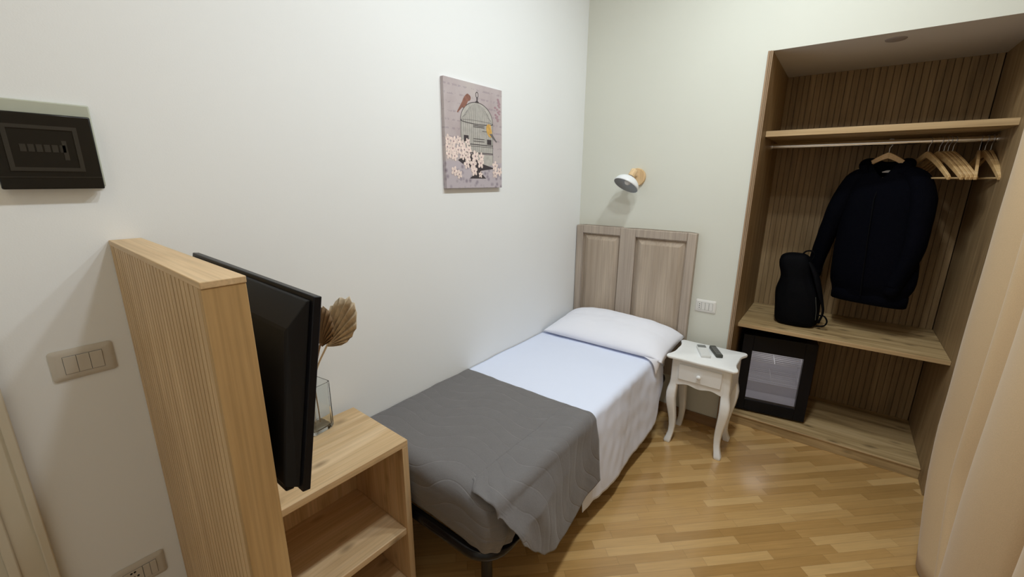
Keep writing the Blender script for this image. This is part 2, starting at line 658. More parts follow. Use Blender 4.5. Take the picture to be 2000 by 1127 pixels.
struct(box('floor', -0.15, XR + 0.15, YF - 0.15, NY + 0.15, -0.1, 0.0, M['floor']))
struct(box('ceiling', -0.15, XR + 0.15, YF - 0.15, 0.15, ROOM_H, ROOM_H + 0.1, M['ceil']))
plaster_wall('wall_left', [(-0.15, 0.0, YF - 0.15, -3.62, 0, ROOM_H), (-0.15, 0.0, -3.62, -2.834, 2.14, ROOM_H),
                           (-0.15, 0.0, -2.834, 0.0, 0, ROOM_H)], M['wall_left'])
plaster_wall('wall_back', [(-0.15, NX, 0, 0.15, 0, ROOM_H), (NX, NR, 0, 0.15, NZ + 0.03, ROOM_H), (NX, NR, 0, 0.0015, NZ, NZ + 0.03), (NR, XR + 0.15, 0, 0.15, 0, ROOM_H)], M['wall_back'])
plaster_wall('wall_right', [(XR, XR + 0.15, YF - 0.15, 0, 0, ROOM_H)], M['ceil'])
plaster_wall('wall_front', [(0, XR, YF - 0.15, YF, 0, ROOM_H)], M['ceil'])
# niche shell behind the wardrobe lining
plaster_wall('wall_recess', [(NX - 0.05, NX - 0.001, 0.15, NY + 0.1, 0, NZ + 0.1), (NR + 0.001, NR + 0.1, 0.15, NY + 0.1, 0, NZ + 0.1),
                             (NX - 0.05, NR + 0.1, NY + 0.021, NY + 0.1, 0, NZ + 0.1)], M['wall_back'])
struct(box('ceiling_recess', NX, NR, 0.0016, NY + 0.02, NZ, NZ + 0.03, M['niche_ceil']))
struct(box('baseboard_back', 0.0, NX - 0.004, -0.012, 0.0, 0, 0.067, M['base'], bevel=0.003))
struct(box('baseboard_left', 0.0, 0.012, -1.87, -0.012, 0, 0.067, M['base'], bevel=0.003))
struct(box('baseboard_left', 0.0, 0.012, -2.753, -2.535, 0, 0.067, M['base'], bevel=0.003))
# door casing and door leaf on the left wall
bm = bmesh.new()
add_box(bm, 0.0, 0.016, -2.834, -2.757, 0, 2.14)
add_box(bm, 0.0, 0.016, -3.64, -2.757, 2.14, 2.22)
add_box(bm, 0.016, 0.026, -2.775, -2.757, 0, 2.20)
add_box(bm, 0.016, 0.022, -2.834, -2.815, 0, 2.14)
struct(finish('trim_1', bm, M['door_paint'], bevel=0.004, smooth=30))
bm = bmesh.new()
add_box(bm, -0.06, -0.02, -3.62, -2.834, 0.0, 2.14)
for (y0, y1, z0, z1) in ((-3.50, -3.27, 0.15, 0.95), (-3.18, -2.95, 0.15, 0.95), (-3.50, -3.27, 1.1, 2.0), (-3.18, -2.95, 1.1, 2.0)):
    add_box(bm, -0.021, -0.012, y0, y1, z0, z1)
struct(finish('door_1', bm, M['door_paint'], bevel=0.004, smooth=30))

# ceiling lamp (above the frame)
cl = thing('ceiling_lamp', 'long white ceiling lamp with three lights above the middle of the room', 'ceiling lamp', (1.22, -1.39, ROOM_H))
box('mounting_bar', 1.18, 1.24, -1.97, -0.80, ROOM_H - 0.03, ROOM_H, M['white_lacquer'], cl, bevel=0.004)
for (p, e, c) in LAMPS:
    bm = bmesh.new()
    add_lathe(bm, [(0.0, 0.0), (0.02, 0.0), (0.024, 0.028), (0.0, 0.028)], Matrix.Translation((p[0], p[1], ROOM_H - 0.058)), 20)
    finish('bulb_holder', bm, M['white_lacquer'], cl, smooth=40)

bm = bmesh.new()  # unseen lamp body added to go with the warm fill light
add_lathe(bm, [(0.0, 0.0), (0.27, 0.0), (0.28, 0.02), (0.28, 0.075), (0.0, 0.075)], Matrix.Translation((1.0, -3.30, ROOM_H - 0.0755)), 40)
tag(finish('ceiling_lamp', bm, M['white_lacquer'], smooth=40, origin=(1.0, -3.30, ROOM_H)), 'round flat ceiling lamp added unseen behind the camera for the warm fill light', 'ceiling lamp')

# ------------------------------------------------------------------ fitted wardrobe
wr = thing('fitted_wardrobe', 'open wooden wardrobe built into the wall recess, with shelves and grooved back', 'wardrobe', (1.56, 0.15, 0))
SY = 0.148
bm = bmesh.new()
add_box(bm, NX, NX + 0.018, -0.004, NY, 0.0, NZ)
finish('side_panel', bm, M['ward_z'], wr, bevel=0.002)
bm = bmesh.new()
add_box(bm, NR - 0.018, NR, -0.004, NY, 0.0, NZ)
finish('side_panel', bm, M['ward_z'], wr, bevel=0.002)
# layered edging of the left opening edge
bm = bmesh.new()
add_box(bm, NX - 0.004, NX + 0.005, -0.012, -0.0045, 0.0, NZ)
add_box(bm, NX + 0.007, NX + 0.013, -0.012, -0.0045, 0.0, NZ)
add_box(bm, NX + 0.015, NX + 0.020, -0.009, -0.0045, 0.0, NZ)
finish('edge_moulding', bm, M['ward_trim'], wr, bevel=0.0015)
# grooved back: boards with v-grooves
def grooved(bm, length, z0, z1, pitch, th, gw, gd, mx):
    prof = [(0.0, th)]
    a = 0.0
    prof = [(0.0, 0.0)]
    x = 0.0
    while x < length - 1e-6:
        nx = min(x + pitch, length)
        prof.append((x, th))
        prof.append((nx - gw, th))
        if nx < length - 1e-6:
            prof.append((nx - gw * 0.75, th - gd))
            prof.append((nx - gw * 0.25, th - gd))
        else:
            prof.append((nx, th))
        x = nx
    prof.append((length, 0.0))
    lo = [bm.verts.new(mx @ Vector((p[0], p[1], z0))) for p in prof]
    hi = [bm.verts.new(mx @ Vector((p[0], p[1], z1))) for p in prof]
    n = len(prof)
    for i in range(n):
        bm.faces.new((lo[i], lo[(i + 1) % n], hi[(i + 1) % n], hi[i]))
    bm.faces.new(lo)
    bm.faces.new(hi)


bm = bmesh.new()
mx = Matrix(((1, 0, 0, NX + 0.018), (0, -1, 0, NY + 0.018), (0, 0, 1, 0), (0, 0, 0, 1)))
grooved(bm, NR - NX - 0.036, 0.0, NZ, 0.031, 0.018, 0.0045, 0.008, mx)
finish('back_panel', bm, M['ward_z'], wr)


def shelf_board(z0, z1, name='shelf'):
    s = box(name, NX + 0.0185, NR - 0.0185, SY, NY - 0.001, z0, z1, M['ward_x'], wr, bevel=0.0015)
    box('front_edge', NX + 0.0185, NR - 0.0185, SY - 0.003, SY - 0.0002, z0, z1, M['ward_edge'], s, bevel=0.001)
    return s


shelf_board(1.797, 1.828)
shelf_board(0.664, 0.687)
s = box('bottom_board', NX + 0.0185, NR - 0.0185, SY, NY - 0.001, 0.048, 0.0675, M['ward_x'], wr, bevel=0.0015)
box('front_edge', NX + 0.0185, NR - 0.0185, SY - 0.009, SY - 0.0002, 0.058, 0.0675, M['ward_edge'], s, bevel=0.002)
box('plinth', NX + 0.0185, NR - 0.0185, SY - 0.004, SY + 0.014, 0.0, 0.0575, M['ward_x'], wr, bevel=0.0015)
# hanging rail
bm = bmesh.new()
BY, BZ = 0.42, 1.762
add_tube(bm, [(NX + 0.019, BY, BZ), (NR - 0.019, BY, BZ)], 0.0145, 20)
rail = finish('hanging_rail', bm, M['chrome'], wr, smooth=50)
for xx, s_ in ((NX + 0.0185, 1), (NR - 0.0185, -1)):
    bm = bmesh.new()
    add_tube(bm, [(xx, BY, BZ), (xx + 0.008 * s_, BY, BZ)], 0.022, 20)
    finish('rail_socket', bm, M['chrome'], wr, smooth=40)

# round cover in the recess ceiling
bm = bmesh.new()
add_lathe(bm, [(0.0, -0.006), (0.028, -0.006), (0.034, -0.004), (0.036, 0.0), (0.0, 0.0)], Matrix.Translation((1.567, 0.125, NZ)) @ Matrix.Scale(1.15, 4, (1, 0, 0)) @ Matrix.Scale(1.15, 4, (0, 1, 0)), 32)
tag(finish('ceiling_cover_disc', bm, M['disc'], smooth=30, origin=(1.567, 0.125, NZ)), 'small round flat cover on the ceiling of the wardrobe recess', 'ceiling cover')

# ------------------------------------------------------------------ clothes hangers


def hanger_parts(root, mx, hook_z, hl=0.21):
    """mx: local frame origin at the rail centre, x = along the hanger, y = thickness, z up"""
    top = -0.052
    bm = bmesh.new()
    n = 16
    upper, lower = [], []
    for i in range(n + 1):
        t = i / n
        u = hl * t
        zc = top - 0.012 - 0.118 * (t ** 1.25)
        hgt = 0.020 - 0.006 * t
        upper.append((u, zc + hgt * 0.6))
        lower.append((u, zc - hgt))
    right = upper + [(hl + 0.008, lower[-1][1] + 0.014), (hl + 0.004, lower[-1][1])] + lower[::-1][0:]
    out = right[:-1] + [(0.0, lower[0][1])] + [(-a, b) for a, b in (right[::-1])][1:-1]
    # outline: go right along top, back along bottom, mirror
    R = Matrix(((1, 0, 0, 0), (0, 0, -1, 0), (0, 1, 0, 0), (0, 0, 0, 1)))
    add_prism(bm, out, -0.006, 0.006, mx @ R)
    w = finish('shoulder_bar', bm, M['pine'], root, bevel=0.002, smooth=40)
    bm = bmesh.new()
    add_tube(bm, [mx @ Vector((-hl + 0.015, 0, top - 0.136)), mx @ Vector((hl - 0.015, 0, top - 0.136))], 0.0045, 10)
    finish('trouser_bar', bm, M['pine'], root, smooth=40)
    bm = bmesh.new()
    pts = [(0, 0, top - 0.01), (0, 0, -0.03)]
    r = 0.0175
    for k in range(0, 11):
        a = math.radians(-60 + 24 * k)
        pts.append((r * math.cos(a) * -1 if False else r * math.cos(a), 0, r * math.sin(a)))
    add_tube(bm, [mx @ Vector(p) for p in pts], 0.0017, 8)
    finish('hook', bm, M['steel'], root, smooth=60)


def hanger_frame(x, ang, tilt=0.0):
    return Matrix.Translation((x, BY, BZ - 0.0)) @ Matrix.Rotation(ang, 4, 'Z')


A0 = math.radians(-70)
HANG = [(1.800, -69, 'first empty wooden hanger beside the black sweatshirt, apart from the bunch'),
        (1.841, -68, 'leftmost hanger of the tight bunch of four wooden hangers'),
        (1.859, -68, 'second hanger from the left in the tight bunch of four'),
        (1.874, -68.5, 'third hanger from the left in the tight bunch of four'),
        (1.891, -69, 'rightmost hanger of the tight bunch of four wooden hangers'),
        (1.985, -96, 'lone wooden hanger tilted the other way in the gap on the rail'),
        (2.004, -80, 'wooden hanger just left of the last one beside the curtain'),
        (2.024, -84, 'last wooden hanger on the rail, half hidden behind the curtain')]
proto = None
for i, (x, a, lab) in enumerate(HANG):
    if proto is None:
        proto = thing('clothes_hanger', lab, 'hanger', (x, BY, BZ), math.radians(a), 'empty wooden hangers on the rail')
        hanger_parts(proto, hanger_frame(x, math.radians(a)), BZ)
        kids = list(proto.children)
    else:
        c = proto.copy()
        COL.objects.link(c)
        c.location = (x, BY, BZ)
        c.rotation_euler = (0, 0, math.radians(a))
        c['label'] = lab
        for ch in kids:
            d = ch.copy()
            COL.objects.link(d)
            d.parent = c

# hanger carrying the sweatshirt
HA = math.radians(-16)
HX = 1.645
hg = thing('clothes_hanger', 'wooden hanger carrying the black zipped sweatshirt', 'hanger', (HX, BY, BZ), HA)
hanger_parts(hg, hanger_frame(HX, HA), BZ, 0.165)

# ------------------------------------------------------------------ sweatshirt
HM = Matrix.Translation((HX, BY, BZ)) @ Matrix.Rotation(HA, 4, 'Z')
sw = thing('black_sweatshirt', 'black hooded zip sweatshirt hanging open-necked on a wooden hanger', 'sweatshirt', (HX, BY, BZ))


def oval(cx, cy, z, a, b, n=40, p=2.4, nz=0.0, seed=0.0):
    out = []
    for k in range(n):
        t = 2 * PI * k / n
        c, s_ = math.cos(t), math.sin(t)
        x = a * math.copysign(abs(c) ** (2 / p), c)
        y = b * math.copysign(abs(s_) ** (2 / p), s_)
        q = 1 + nz * noise.noise(Vector((c * 2.2 + seed, s_ * 2.2, z * 7)))
        out.append(Vector((cx + x * q, cy + y * q, z)))
    return out


bm = bmesh.new()
# z, centre x, half width, half depth  (local to the hanger)
SH_ = 0.014
secs = [(-0.885, 0.045, 0.160, 0.050), (-0.872, 0.045, 0.172, 0.062), (-0.845, 0.045, 0.176, 0.066), (-0.825, 0.045, 0.180, 0.070),
        (-0.80, 0.045, 0.196, 0.085), (-0.72, 0.04, 0.200, 0.092), (-0.60, 0.035, 0.195, 0.09), (-0.48, 0.03, 0.190, 0.088),
        (-0.36, 0.022, 0.187, 0.085), (-0.27, 0.018, 0.190, 0.080), (-0.215, 0.014, 0.180, 0.068), (-0.175, 0.01, 0.158, 0.055),
        (-0.145, 0.008, 0.128, 0.046), (-0.125, 0.004, 0.100, 0.044), (-0.108, 0.0, 0.078, 0.042)]
rp = []
for i, (z, cx, a, b) in enumerate(secs):
    ring = oval(cx, 0, z + SH_ * (1 if z < -0.3 else 0), a, b, 56, 2.3, 0.10, 3.1)
    if i >= len(secs) - 4:      # open v-neck dips at the front
        k0 = (i - (len(secs) - 5))
        for v in ring:
            if v.y < 0:
                f = max(0.0, 1 - abs(v.x - cx) / 0.055)
                v.z -= 0.022 * k0 * f
                v.y += 0.0
    rp.append([HM @ v for v in ring])
add_loft(bm, rp, cap=False)
bm.faces.new([v for v in bm.verts[:56]]) if False else None
body = finish('torso', bm, M['black_cloth'], sw, smooth=180)
solidify(body, 0.004)
subsurf(body, 1)
bm = bmesh.new()
rp = []
for z, e in ((-0.905, -0.006), (-0.90, 0.0), (-0.87, 0.002), (-0.84, 0.0), (-0.835, -0.006)):
    rp.append([HM @ v for v in oval(0.045, 0, z + SH_, 0.176 + e, 0.064 + e, 56, 2.3)])
add_loft(bm, rp, cap=False)
wb = finish('waistband', bm, M['black_cloth'], sw, smooth=180)
solidify(wb, 0.004)


def sleeve(path, rad, flat):
    bm = bmesh.new()
    P_ = catmull([HM @ Vector(p) for p in path], 6)
    n = len(P_)
    RR = []
    for i in range(n):
        t = i / (n - 1) * (len(rad) - 1)
        k = min(int(t), len(rad) - 2)
        r = rad[k] + (rad[k + 1] - rad[k]) * (t - k)
        RR.append(r * (1 + 0.08 * noise.noise(P_[i] * 14)))
    add_tube(bm, P_, RR, 24, flat=flat)
    return bm


left_path = [(-0.075, 0.0, -0.155), (-0.125, -0.003, -0.205), (-0.160, -0.010, -0.30), (-0.190, -0.005, -0.42), (-0.222, 0.01, -0.56), (-0.245, 0.025, -0.68), (-0.250, 0.035, -0.745)]
right_path = [(0.09, 0.0, -0.155), (0.150, -0.008, -0.205), (0.185, -0.02, -0.30), (0.196, -0.035, -0.42), (0.200, -0.05, -0.56), (0.180, -0.055, -0.68), (0.158, -0.055, -0.77)]
for pth in (left_path, right_path):
    s_o = finish('sleeve', sleeve(pth, [0.042, 0.062, 0.066, 0.060, 0.054, 0.048, 0.042], 0.85), M['black_cloth'], sw, smooth=180)
    e = Vector(pth[-1])
    d = (e - Vector(pth[-2])).normalized()
    bm = bmesh.new()
    add_tube(bm, [HM @ (e + d * q) for q in (-0.01, 0.0, 0.035, 0.045)], [0.040, 0.044, 0.042, 0.036], 24, flat=0.85)
    finish('cuff', bm, M['black_cloth'], s_o, smooth=60)
# hood lying behind the neck, and lapel-like collar edges in front
bm = bmesh.new()
hp = [(-0.07, -0.035, -0.165), (-0.092, -0.01, -0.118), (-0.075, 0.035, -0.112), (-0.03, 0.06, -0.135), (0.03, 0.062, -0.135), (0.078, 0.035, -0.116), (0.096, -0.01, -0.124), (0.075, -0.038, -0.170)]
P_ = catmull([HM @ Vector(p) for p in hp], 6)
add_tube(bm, P_, [0.018 + 0.020 * math.sin(PI * i / (len(P_) - 1)) for i in range(len(P_))], 18)
finish('hood', bm, M['black_cloth'], sw, smooth=180)
bm = bmesh.new()
add_tube(bm, [HM @ Vector(p) for p in ((0.0, -0.050, -0.215), (0.0, -0.092, -0.30), (0.01, -0.096, -0.50), (0.025, -0.100, -0.72), (0.03, -0.084, -0.84))], 0.0035, 8)
finish('zip', bm, M['black_nylon'], sw, smooth=60)
bm = bmesh.new()
add_box(bm, -0.018, 0.018, 0.028, 0.030, -0.158, -0.146, 0, HM)
finish('neck_label', bm, M['label'], sw)

# ------------------------------------------------------------------ backpack
BPX, BPY = 1.365, 0.345
SZ = 0.6875
bp = thing('backpack', 'slumped black backpack standing on the lower wardrobe shelf', 'backpack', (BPX, BPY, SZ))
bm = bmesh.new()
secs = [(0.0, 0.0, 0.088, 0.062), (0.008, 0.0, 0.104, 0.078), (0.03, -0.003, 0.114, 0.086), (0.09, -0.006, 0.117, 0.090), (0.16, -0.010, 0.117, 0.088),
        (0.22, -0.015, 0.112, 0.082), (0.262, -0.022, 0.096, 0.072), (0.30, -0.032, 0.080, 0.064), (0.34, -0.042, 0.082, 0.064), (0.38, -0.052, 0.086, 0.062),
        (0.415, -0.056, 0.080, 0.054), (0.437, -0.054, 0.060, 0.038), (0.446, -0.05, 0.028, 0.018)]
rp = [[Vector((BPX, BPY, SZ)) + v for v in oval(cx, 0, z, a, b, 40, 2.5, 0.12 if 0 < i < 12 else 0.0, 9.2)] for i, (z, cx, a, b) in enumerate(secs)]
add_loft(bm, rp)
o = finish('pack_body', bm, M['black_nylon'], bp, smooth=180)
subsurf(o, 1)
bm = bmesh.new()
P_ = catmull([(BPX - 0.025, BPY, SZ + 0.432), (BPX - 0.006, BPY, SZ + 0.458), (BPX + 0.024, BPY - 0.004, SZ + 0.462), (BPX + 0.038, BPY, SZ + 0.440), (BPX + 0.024, BPY, SZ + 0.395)], 6)
add_tube(bm, P_, 0.009, 12, flat=0.5)
finish('top_handle', bm, M['black_nylon'], bp, smooth=60)
bm = bmesh.new()
P_ = catmull([(BPX + 0.020, BPY - 0.03, SZ + 0.40), (BPX + 0.062, BPY - 0.045, SZ + 0.33), (BPX + 0.100, BPY - 0.055, SZ + 0.22), (BPX + 0.130, BPY - 0.05, SZ + 0.12), (BPX + 0.118, BPY - 0.04, SZ + 0.04)], 6)
add_tube(bm, P_, [0.010 + 0.014 * math.sin(PI * min(1, i / 16)) for i in range(len(P_))], 14, flat=0.6)
finish('shoulder_strap', bm, M['black_nylon'], bp, smooth=60)
bm = bmesh.new()
P_ = catmull([(BPX + 0.105, BPY - 0.04, SZ + 0.085), (BPX + 0.140, BPY - 0.05, SZ + 0.088), (BPX + 0.158, BPY - 0.055, SZ + 0.060), (BPX + 0.148, BPY - 0.05, SZ + 0.030), (BPX + 0.112, BPY - 0.035, SZ + 0.016)], 6)
add_tube(bm, P_, 0.007, 10, flat=0.6)
finish('strap_loop', bm, M['black_nylon'], bp, smooth=60)
bm = bmesh.new()
P_ = [Vector((BPX + 0.083, BPY - 0.066, SZ + 0.20)), Vector((BPX + 0.098, BPY - 0.069, SZ + 0.12)), Vector((BPX + 0.102, BPY - 0.064, SZ + 0.06))]
add_tube(bm, P_, 0.0016, 8)
finish('piping', bm, M['remote_d'], bp, smooth=60)

# ------------------------------------------------------------------ mini fridge
FR = math.radians(9)
FO = Vector((1.118, 0.20, 0.0675))
FM = Matrix.Translation(FO) @ Matrix.Rotation(FR, 4, 'Z')
fr = thing('mini_fridge', 'black mini fridge with a glass door on the wardrobe floor', 'mini fridge', FO, FR)
FW, FD, FH = 0.395, 0.40, 0.535
bm = bmesh.new()
t_ = 0.03
add_box(bm, 0, t_, 0.045, FD, 0.012, FH, 0, FM)
add_box(bm, FW - t_, FW, 0.045, FD, 0.012, FH, 0, FM)
add_box(bm, t_, FW - t_, 0.045, FD, 0.012, 0.05, 0, FM)
add_box(bm, t_, FW - t_, 0.045, FD, FH - 0.04, FH, 0, FM)
add_box(bm, t_, FW - t_, FD - 0.03, FD, 0.05, FH - 0.04, 0, FM)
finish('cabinet_shell', bm, M['black_plastic'], fr)
bm = bmesh.new()
a, b, c, d = t_, FW - t_, 0.05, FH - 0.04
for q in ((a, a + 0.004, 0.046, FD - 0.03, c, d), (b - 0.004, b, 0.046, FD - 0.03, c, d), (a, b, 0.046, FD - 0.03, c, c + 0.004), (a, b, 0.046, FD - 0.03, d - 0.004, d), (a, b, FD - 0.036, FD - 0.030, c, d),
          (a + 0.004, b - 0.004, FD - 0.16, FD - 0.036, c + 0.004, c + 0.075)):
    add_box(bm, *q, 0, FM)
finish('inner_liner', bm, M['liner'], fr)
dr = None
bm = bmesh.new()
gx0, gx1, gz0, gz1 = 0.058, FW - 0.060, 0.088, FH - 0.105
for q in ((0, gx0, 0, 0.042, 0.014, FH), (gx1, FW, 0, 0.042, 0.014, FH), (gx0, gx1, 0, 0.042, 0.014, gz0), (gx0, gx1, 0, 0.042, gz1, FH)):
    add_box(bm, *q, 0, FM)
dr = finish('door', bm, M['black_plastic'], fr, bevel=0.002)
box('glass_pane', gx0, gx1, 0.006, 0.010, gz0, gz1, M['fridge_glass'], dr, mx=FM)
for zz in (0.20, 0.345):
    bm = bmesh.new()
    for k in range(9):
        y = 0.06 + k * 0.034
        add_tube(bm, [FM @ Vector((t_ + 0.005, y, zz)), FM @ Vector((FW - t_ - 0.005, y, zz))], 0.0016, 6)
    for x in (t_ + 0.01, FW / 2, FW - t_ - 0.01):
        add_tube(bm, [FM @ Vector((x, 0.055, zz - 0.003)), FM @ Vector((x, 0.34, zz - 0.003))], 0.002, 6)
    finish('wire_shelf', bm, M['white_lacquer'], fr)
ld = bpy.data.lights.new('fridge_lamp_light', 'AREA')
ld.shape = 'RECTANGLE'
ld.size = 0.12
ld.size_y = 0.03
ld.energy = 0.17
ld.color = (1.0, 0.97, 0.93)
lo = bpy.data.objects.new('fridge_lamp_light', ld)
lo.matrix_world = FM @ Matrix.Translation((FW / 2, 0.12, d - 0.012))
COL.objects.link(lo)
box('lamp_cover', FW / 2 - 0.06, FW / 2 + 0.06, 0.105, 0.135, d - 0.0095, d - 0.0045, M['white_plastic'], fr, mx=FM)
for fx, fy in ((0.03, 0.07), (FW - 0.03, 0.07), (0.03, FD - 0.04), (FW - 0.03, FD - 0.04)):
    bm = bmesh.new()
    add_tube(bm, [FM @ Vector((fx, fy, 0.0)), FM @ Vector((fx, fy, 0.0125))], 0.012, 12)
    finish('foot', bm, M['black_matte'], fr, smooth=40)

# ------------------------------------------------------------------ headboard
HT, HB = 1.245, 0.30
HX0, HX1, HY = 0.004, 0.822, -0.045
hb = thing('headboard', 'taupe wooden headboard with two raised panels on the wall behind the bed', 'headboard', (0.41, -0.02, HB))
bm = bmesh.new()
panels = [(0.055, 0.335), (0.442, 0.768)]
pz0, pz1 = 0.585, 1.193
xs = [HX0, panels[0][0], panels[0][1], panels[1][0], panels[1][1], HX1]
for a, b in ((0, 1), (2, 3), (4, 5)):
    add_box(bm, xs[a], xs[b], HY, -0.001, HB, HT)
for a, b in panels:
    add_box(bm, a, b, HY, -0.001, pz1, HT)
    add_box(bm, a, b, HY, -0.001, HB, pz0)
bmesh.ops.remove_doubles(bm, verts=bm.verts, dist=1e-5)
finish('panel_frame', bm, M['headf'], hb, bevel=0.004, smooth=40)
for a, b in panels:
    bm = bmesh.new()
    yb = HY + 0.022
    lv = [(0.0, yb), (0.010, yb), (0.012, yb - 0.004), (0.040, HY + 0.004), (0.044, HY + 0.003)]
    rings = []
    for ins, y in lv:
        rings.append([(a + ins, y, pz0 + ins), (b - ins, y, pz0 + ins), (b - ins, y, pz1 - ins), (a + ins, y, pz1 - ins)])
    rings = [[(a, -0.004, pz0), (b, -0.004, pz0), (b, -0.004, pz1), (a, -0.004, pz1)]] + rings
    add_loft(bm, rings)
    finish('raised_panel', bm, M['head'], hb)

# ------------------------------------------------------------------ bed
ZT = 0.545          # top of the mattress
MX = 0.755          # its right side
MY = -1.885         # its foot
ZB = 0.35           # its underside
bd = thing('bed_base', 'black tubular metal bed base on legs under the white and grey bedding', 'bed base', (0.38, -0.97, 0))
path = []
for (cx, cy, a0) in ((0.638, -1.783, -90), (0.638, -0.16, 0), (0.122, -0.16, 90), (0.122, -1.783, 180)):
    for k in range(7):
        a = math.radians(a0 + 15 * k)
        path.append((cx + 0.095 * math.cos(a), cy + 0.095 * math.sin(a), 0.302))
bm = bmesh.new()
add_tube(bm, path, 0.021, 14, closed=True)
finish('side_rail', bm, M['black_metal'], bd, smooth=60)
for k in range(12):
    y = -0.14 - k * 0.15
    bm = bmesh.new()
    add_box(bm, 0.04, 0.70, y - 0.03, y + 0.03, 0.324, 0.346)
    finish('slat', bm, M['black_matte'], bd, bevel=0.002)
for (x, y) in ((0.655, -1.80), (0.075, -1.80), (0.655, -0.12), (0.075, -0.12)):
    bm = bmesh.new()
    add_tube(bm, [(x, y, 0.0), (x, y, 0.012)], 0.027, 16)
    add_tube(bm, [(x, y, 0.012), (x, y, 0.268)], 0.021, 16)
    add_tube(bm, [(x, y, 0.268), (x, y, 0.29)], 0.029, 16)
    finish('leg', bm, M['black_metal'], bd, smooth=40)

mt = None
bm = bmesh.new()


def rrect3(x0, x1, y0, y1, z, ins, r=0.06, n=6):
    return [Vector((p[0], p[1], z)) for p in rounded_rect(x1 - x0 - 2 * ins, y1 - y0 - 2 * ins, max(0.01, r - ins * 0.3), n, (x0 + x1) / 2, (y0 + y1) / 2)]


lv = [(ZB, 0.03), (ZB + 0.008, 0.01), (ZB + 0.03, 0.0), (ZT - 0.03, 0.0), (ZT - 0.01, 0.010), (ZT - 0.001, 0.03)]
add_loft(bm, [rrect3(0.008, MX - 0.028, MY + 0.004, -0.052, z, ins) for z, ins in lv])
tag(finish('mattress', bm, M['mattress'], smooth=60, origin=(0.38, -0.97, ZB)), 'mattress in a white fitted sheet on the black bed base', 'mattress')


def side_section(s, zt, xe, r, flare, fold):
    """cloth lying over the bed from the wall (s=0) across and down the right side"""
    flat = xe - r
    if s <= flat:
        return s, zt, 0.0
    a = (s - flat) / r
    if a < PI / 2:
        return flat + r * math.sin(a), zt - r * (1 - math.cos(a)), 0.0
    d = s - flat - r * PI / 2
    return xe + flare * d + fold * min(1, d / 0.08), zt - r - d, d


# white top sheet
hem_s = [(-1.30, 0.128), (-1.22, 0.125), (-1.05, 0.115), (-0.85, 0.105), (-0.62, 0.115), (-0.45, 0.15), (-0.40, 0.20), (-0.385, 0.24)]


def sheet_pt(u, v):
    y = -0.30 + (-1.30 + 0.30) * v
    hem = interp(hem_s, y) if y < -0.385 else 0.24 + (y + 0.385) * 1.2
    xe, r = MX + 0.012, 0.035
    zt = ZT + 0.006
    smax = (xe - r) + r * PI / 2 + (zt - r - hem)
    s = 0.004 + (smax - 0.004) * (u ** 0.9 if False else u)
    fold = 0.004 + 0.005 * math.sin(y * 13 + 1.2) + 0.012 * noise.noise(Vector((y * 6, 0.3, s)))
    if y < -1.17:
        fold = fold * max(0.0, 1 - (-1.17 - y) / 0.03) - 0.006 * min(1, (-1.17 - y) / 0.03)
    x, z, d = side_section(s, zt, xe, r, 0.07, fold)
    if d <= 0 and s < xe:
        z -= 0.007 * min(1, max(0, (-1.16 - y) / 0.05))
        z += 0.0035 * noise.noise(Vector((s * 5, y * 5, 0.0))) + 0.0012 * noise.noise(Vector((s * 22, y * 16, 1.0)))
    else:
        x += 0.004 * noise.noise(Vector((y * 18, z * 12, 4.0)))
    z += 0.0
    return Vector((max(0.003, x), y + 0.012 * noise.noise(Vector((s * 3, y, 7))), z))


bm = bmesh.new()
add_grid(bm, 90, 80, sheet_pt)
o = tag(finish('top_sheet', bm, M['sheet'], smooth=180, origin=(0.38, -0.8, ZT)), 'smooth white top sheet hanging over the side of the bed between pillow and grey bedspread', 'bed sheet')
solidify(o, 0.0025)

# grey quilted bedspread: top and hanging side in one grid, tucked foot in another, one mesh
hem_b = [(-1.87, 0.515), (-1.84, 0.47), (-1.80, 0.39), (-1.75, 0.315), (-1.69, 0.255), (-1.61, 0.215), (-1.50, 0.20), (-1.38, 0.205), (-1.28, 0.225), (-1.19, 0.24)]
YB0 = -1.195
YE = MY - 0.004


R2 = 0.06
YA = YE - 0.006 + R2          # where the top starts to roll over the foot


def bl_noise(x_, y_):
    f = max(0.0, 1 - (max(0.0, (YB0 - y_)) / (YB0 - YA)) ** 8)
    return (0.006 * noise.noise(Vector((x_ * 6, y_ * 6, 3.0))) + 0.0025 * noise.noise(Vector((x_ * 20, y_ * 20, 5.0)))) * f


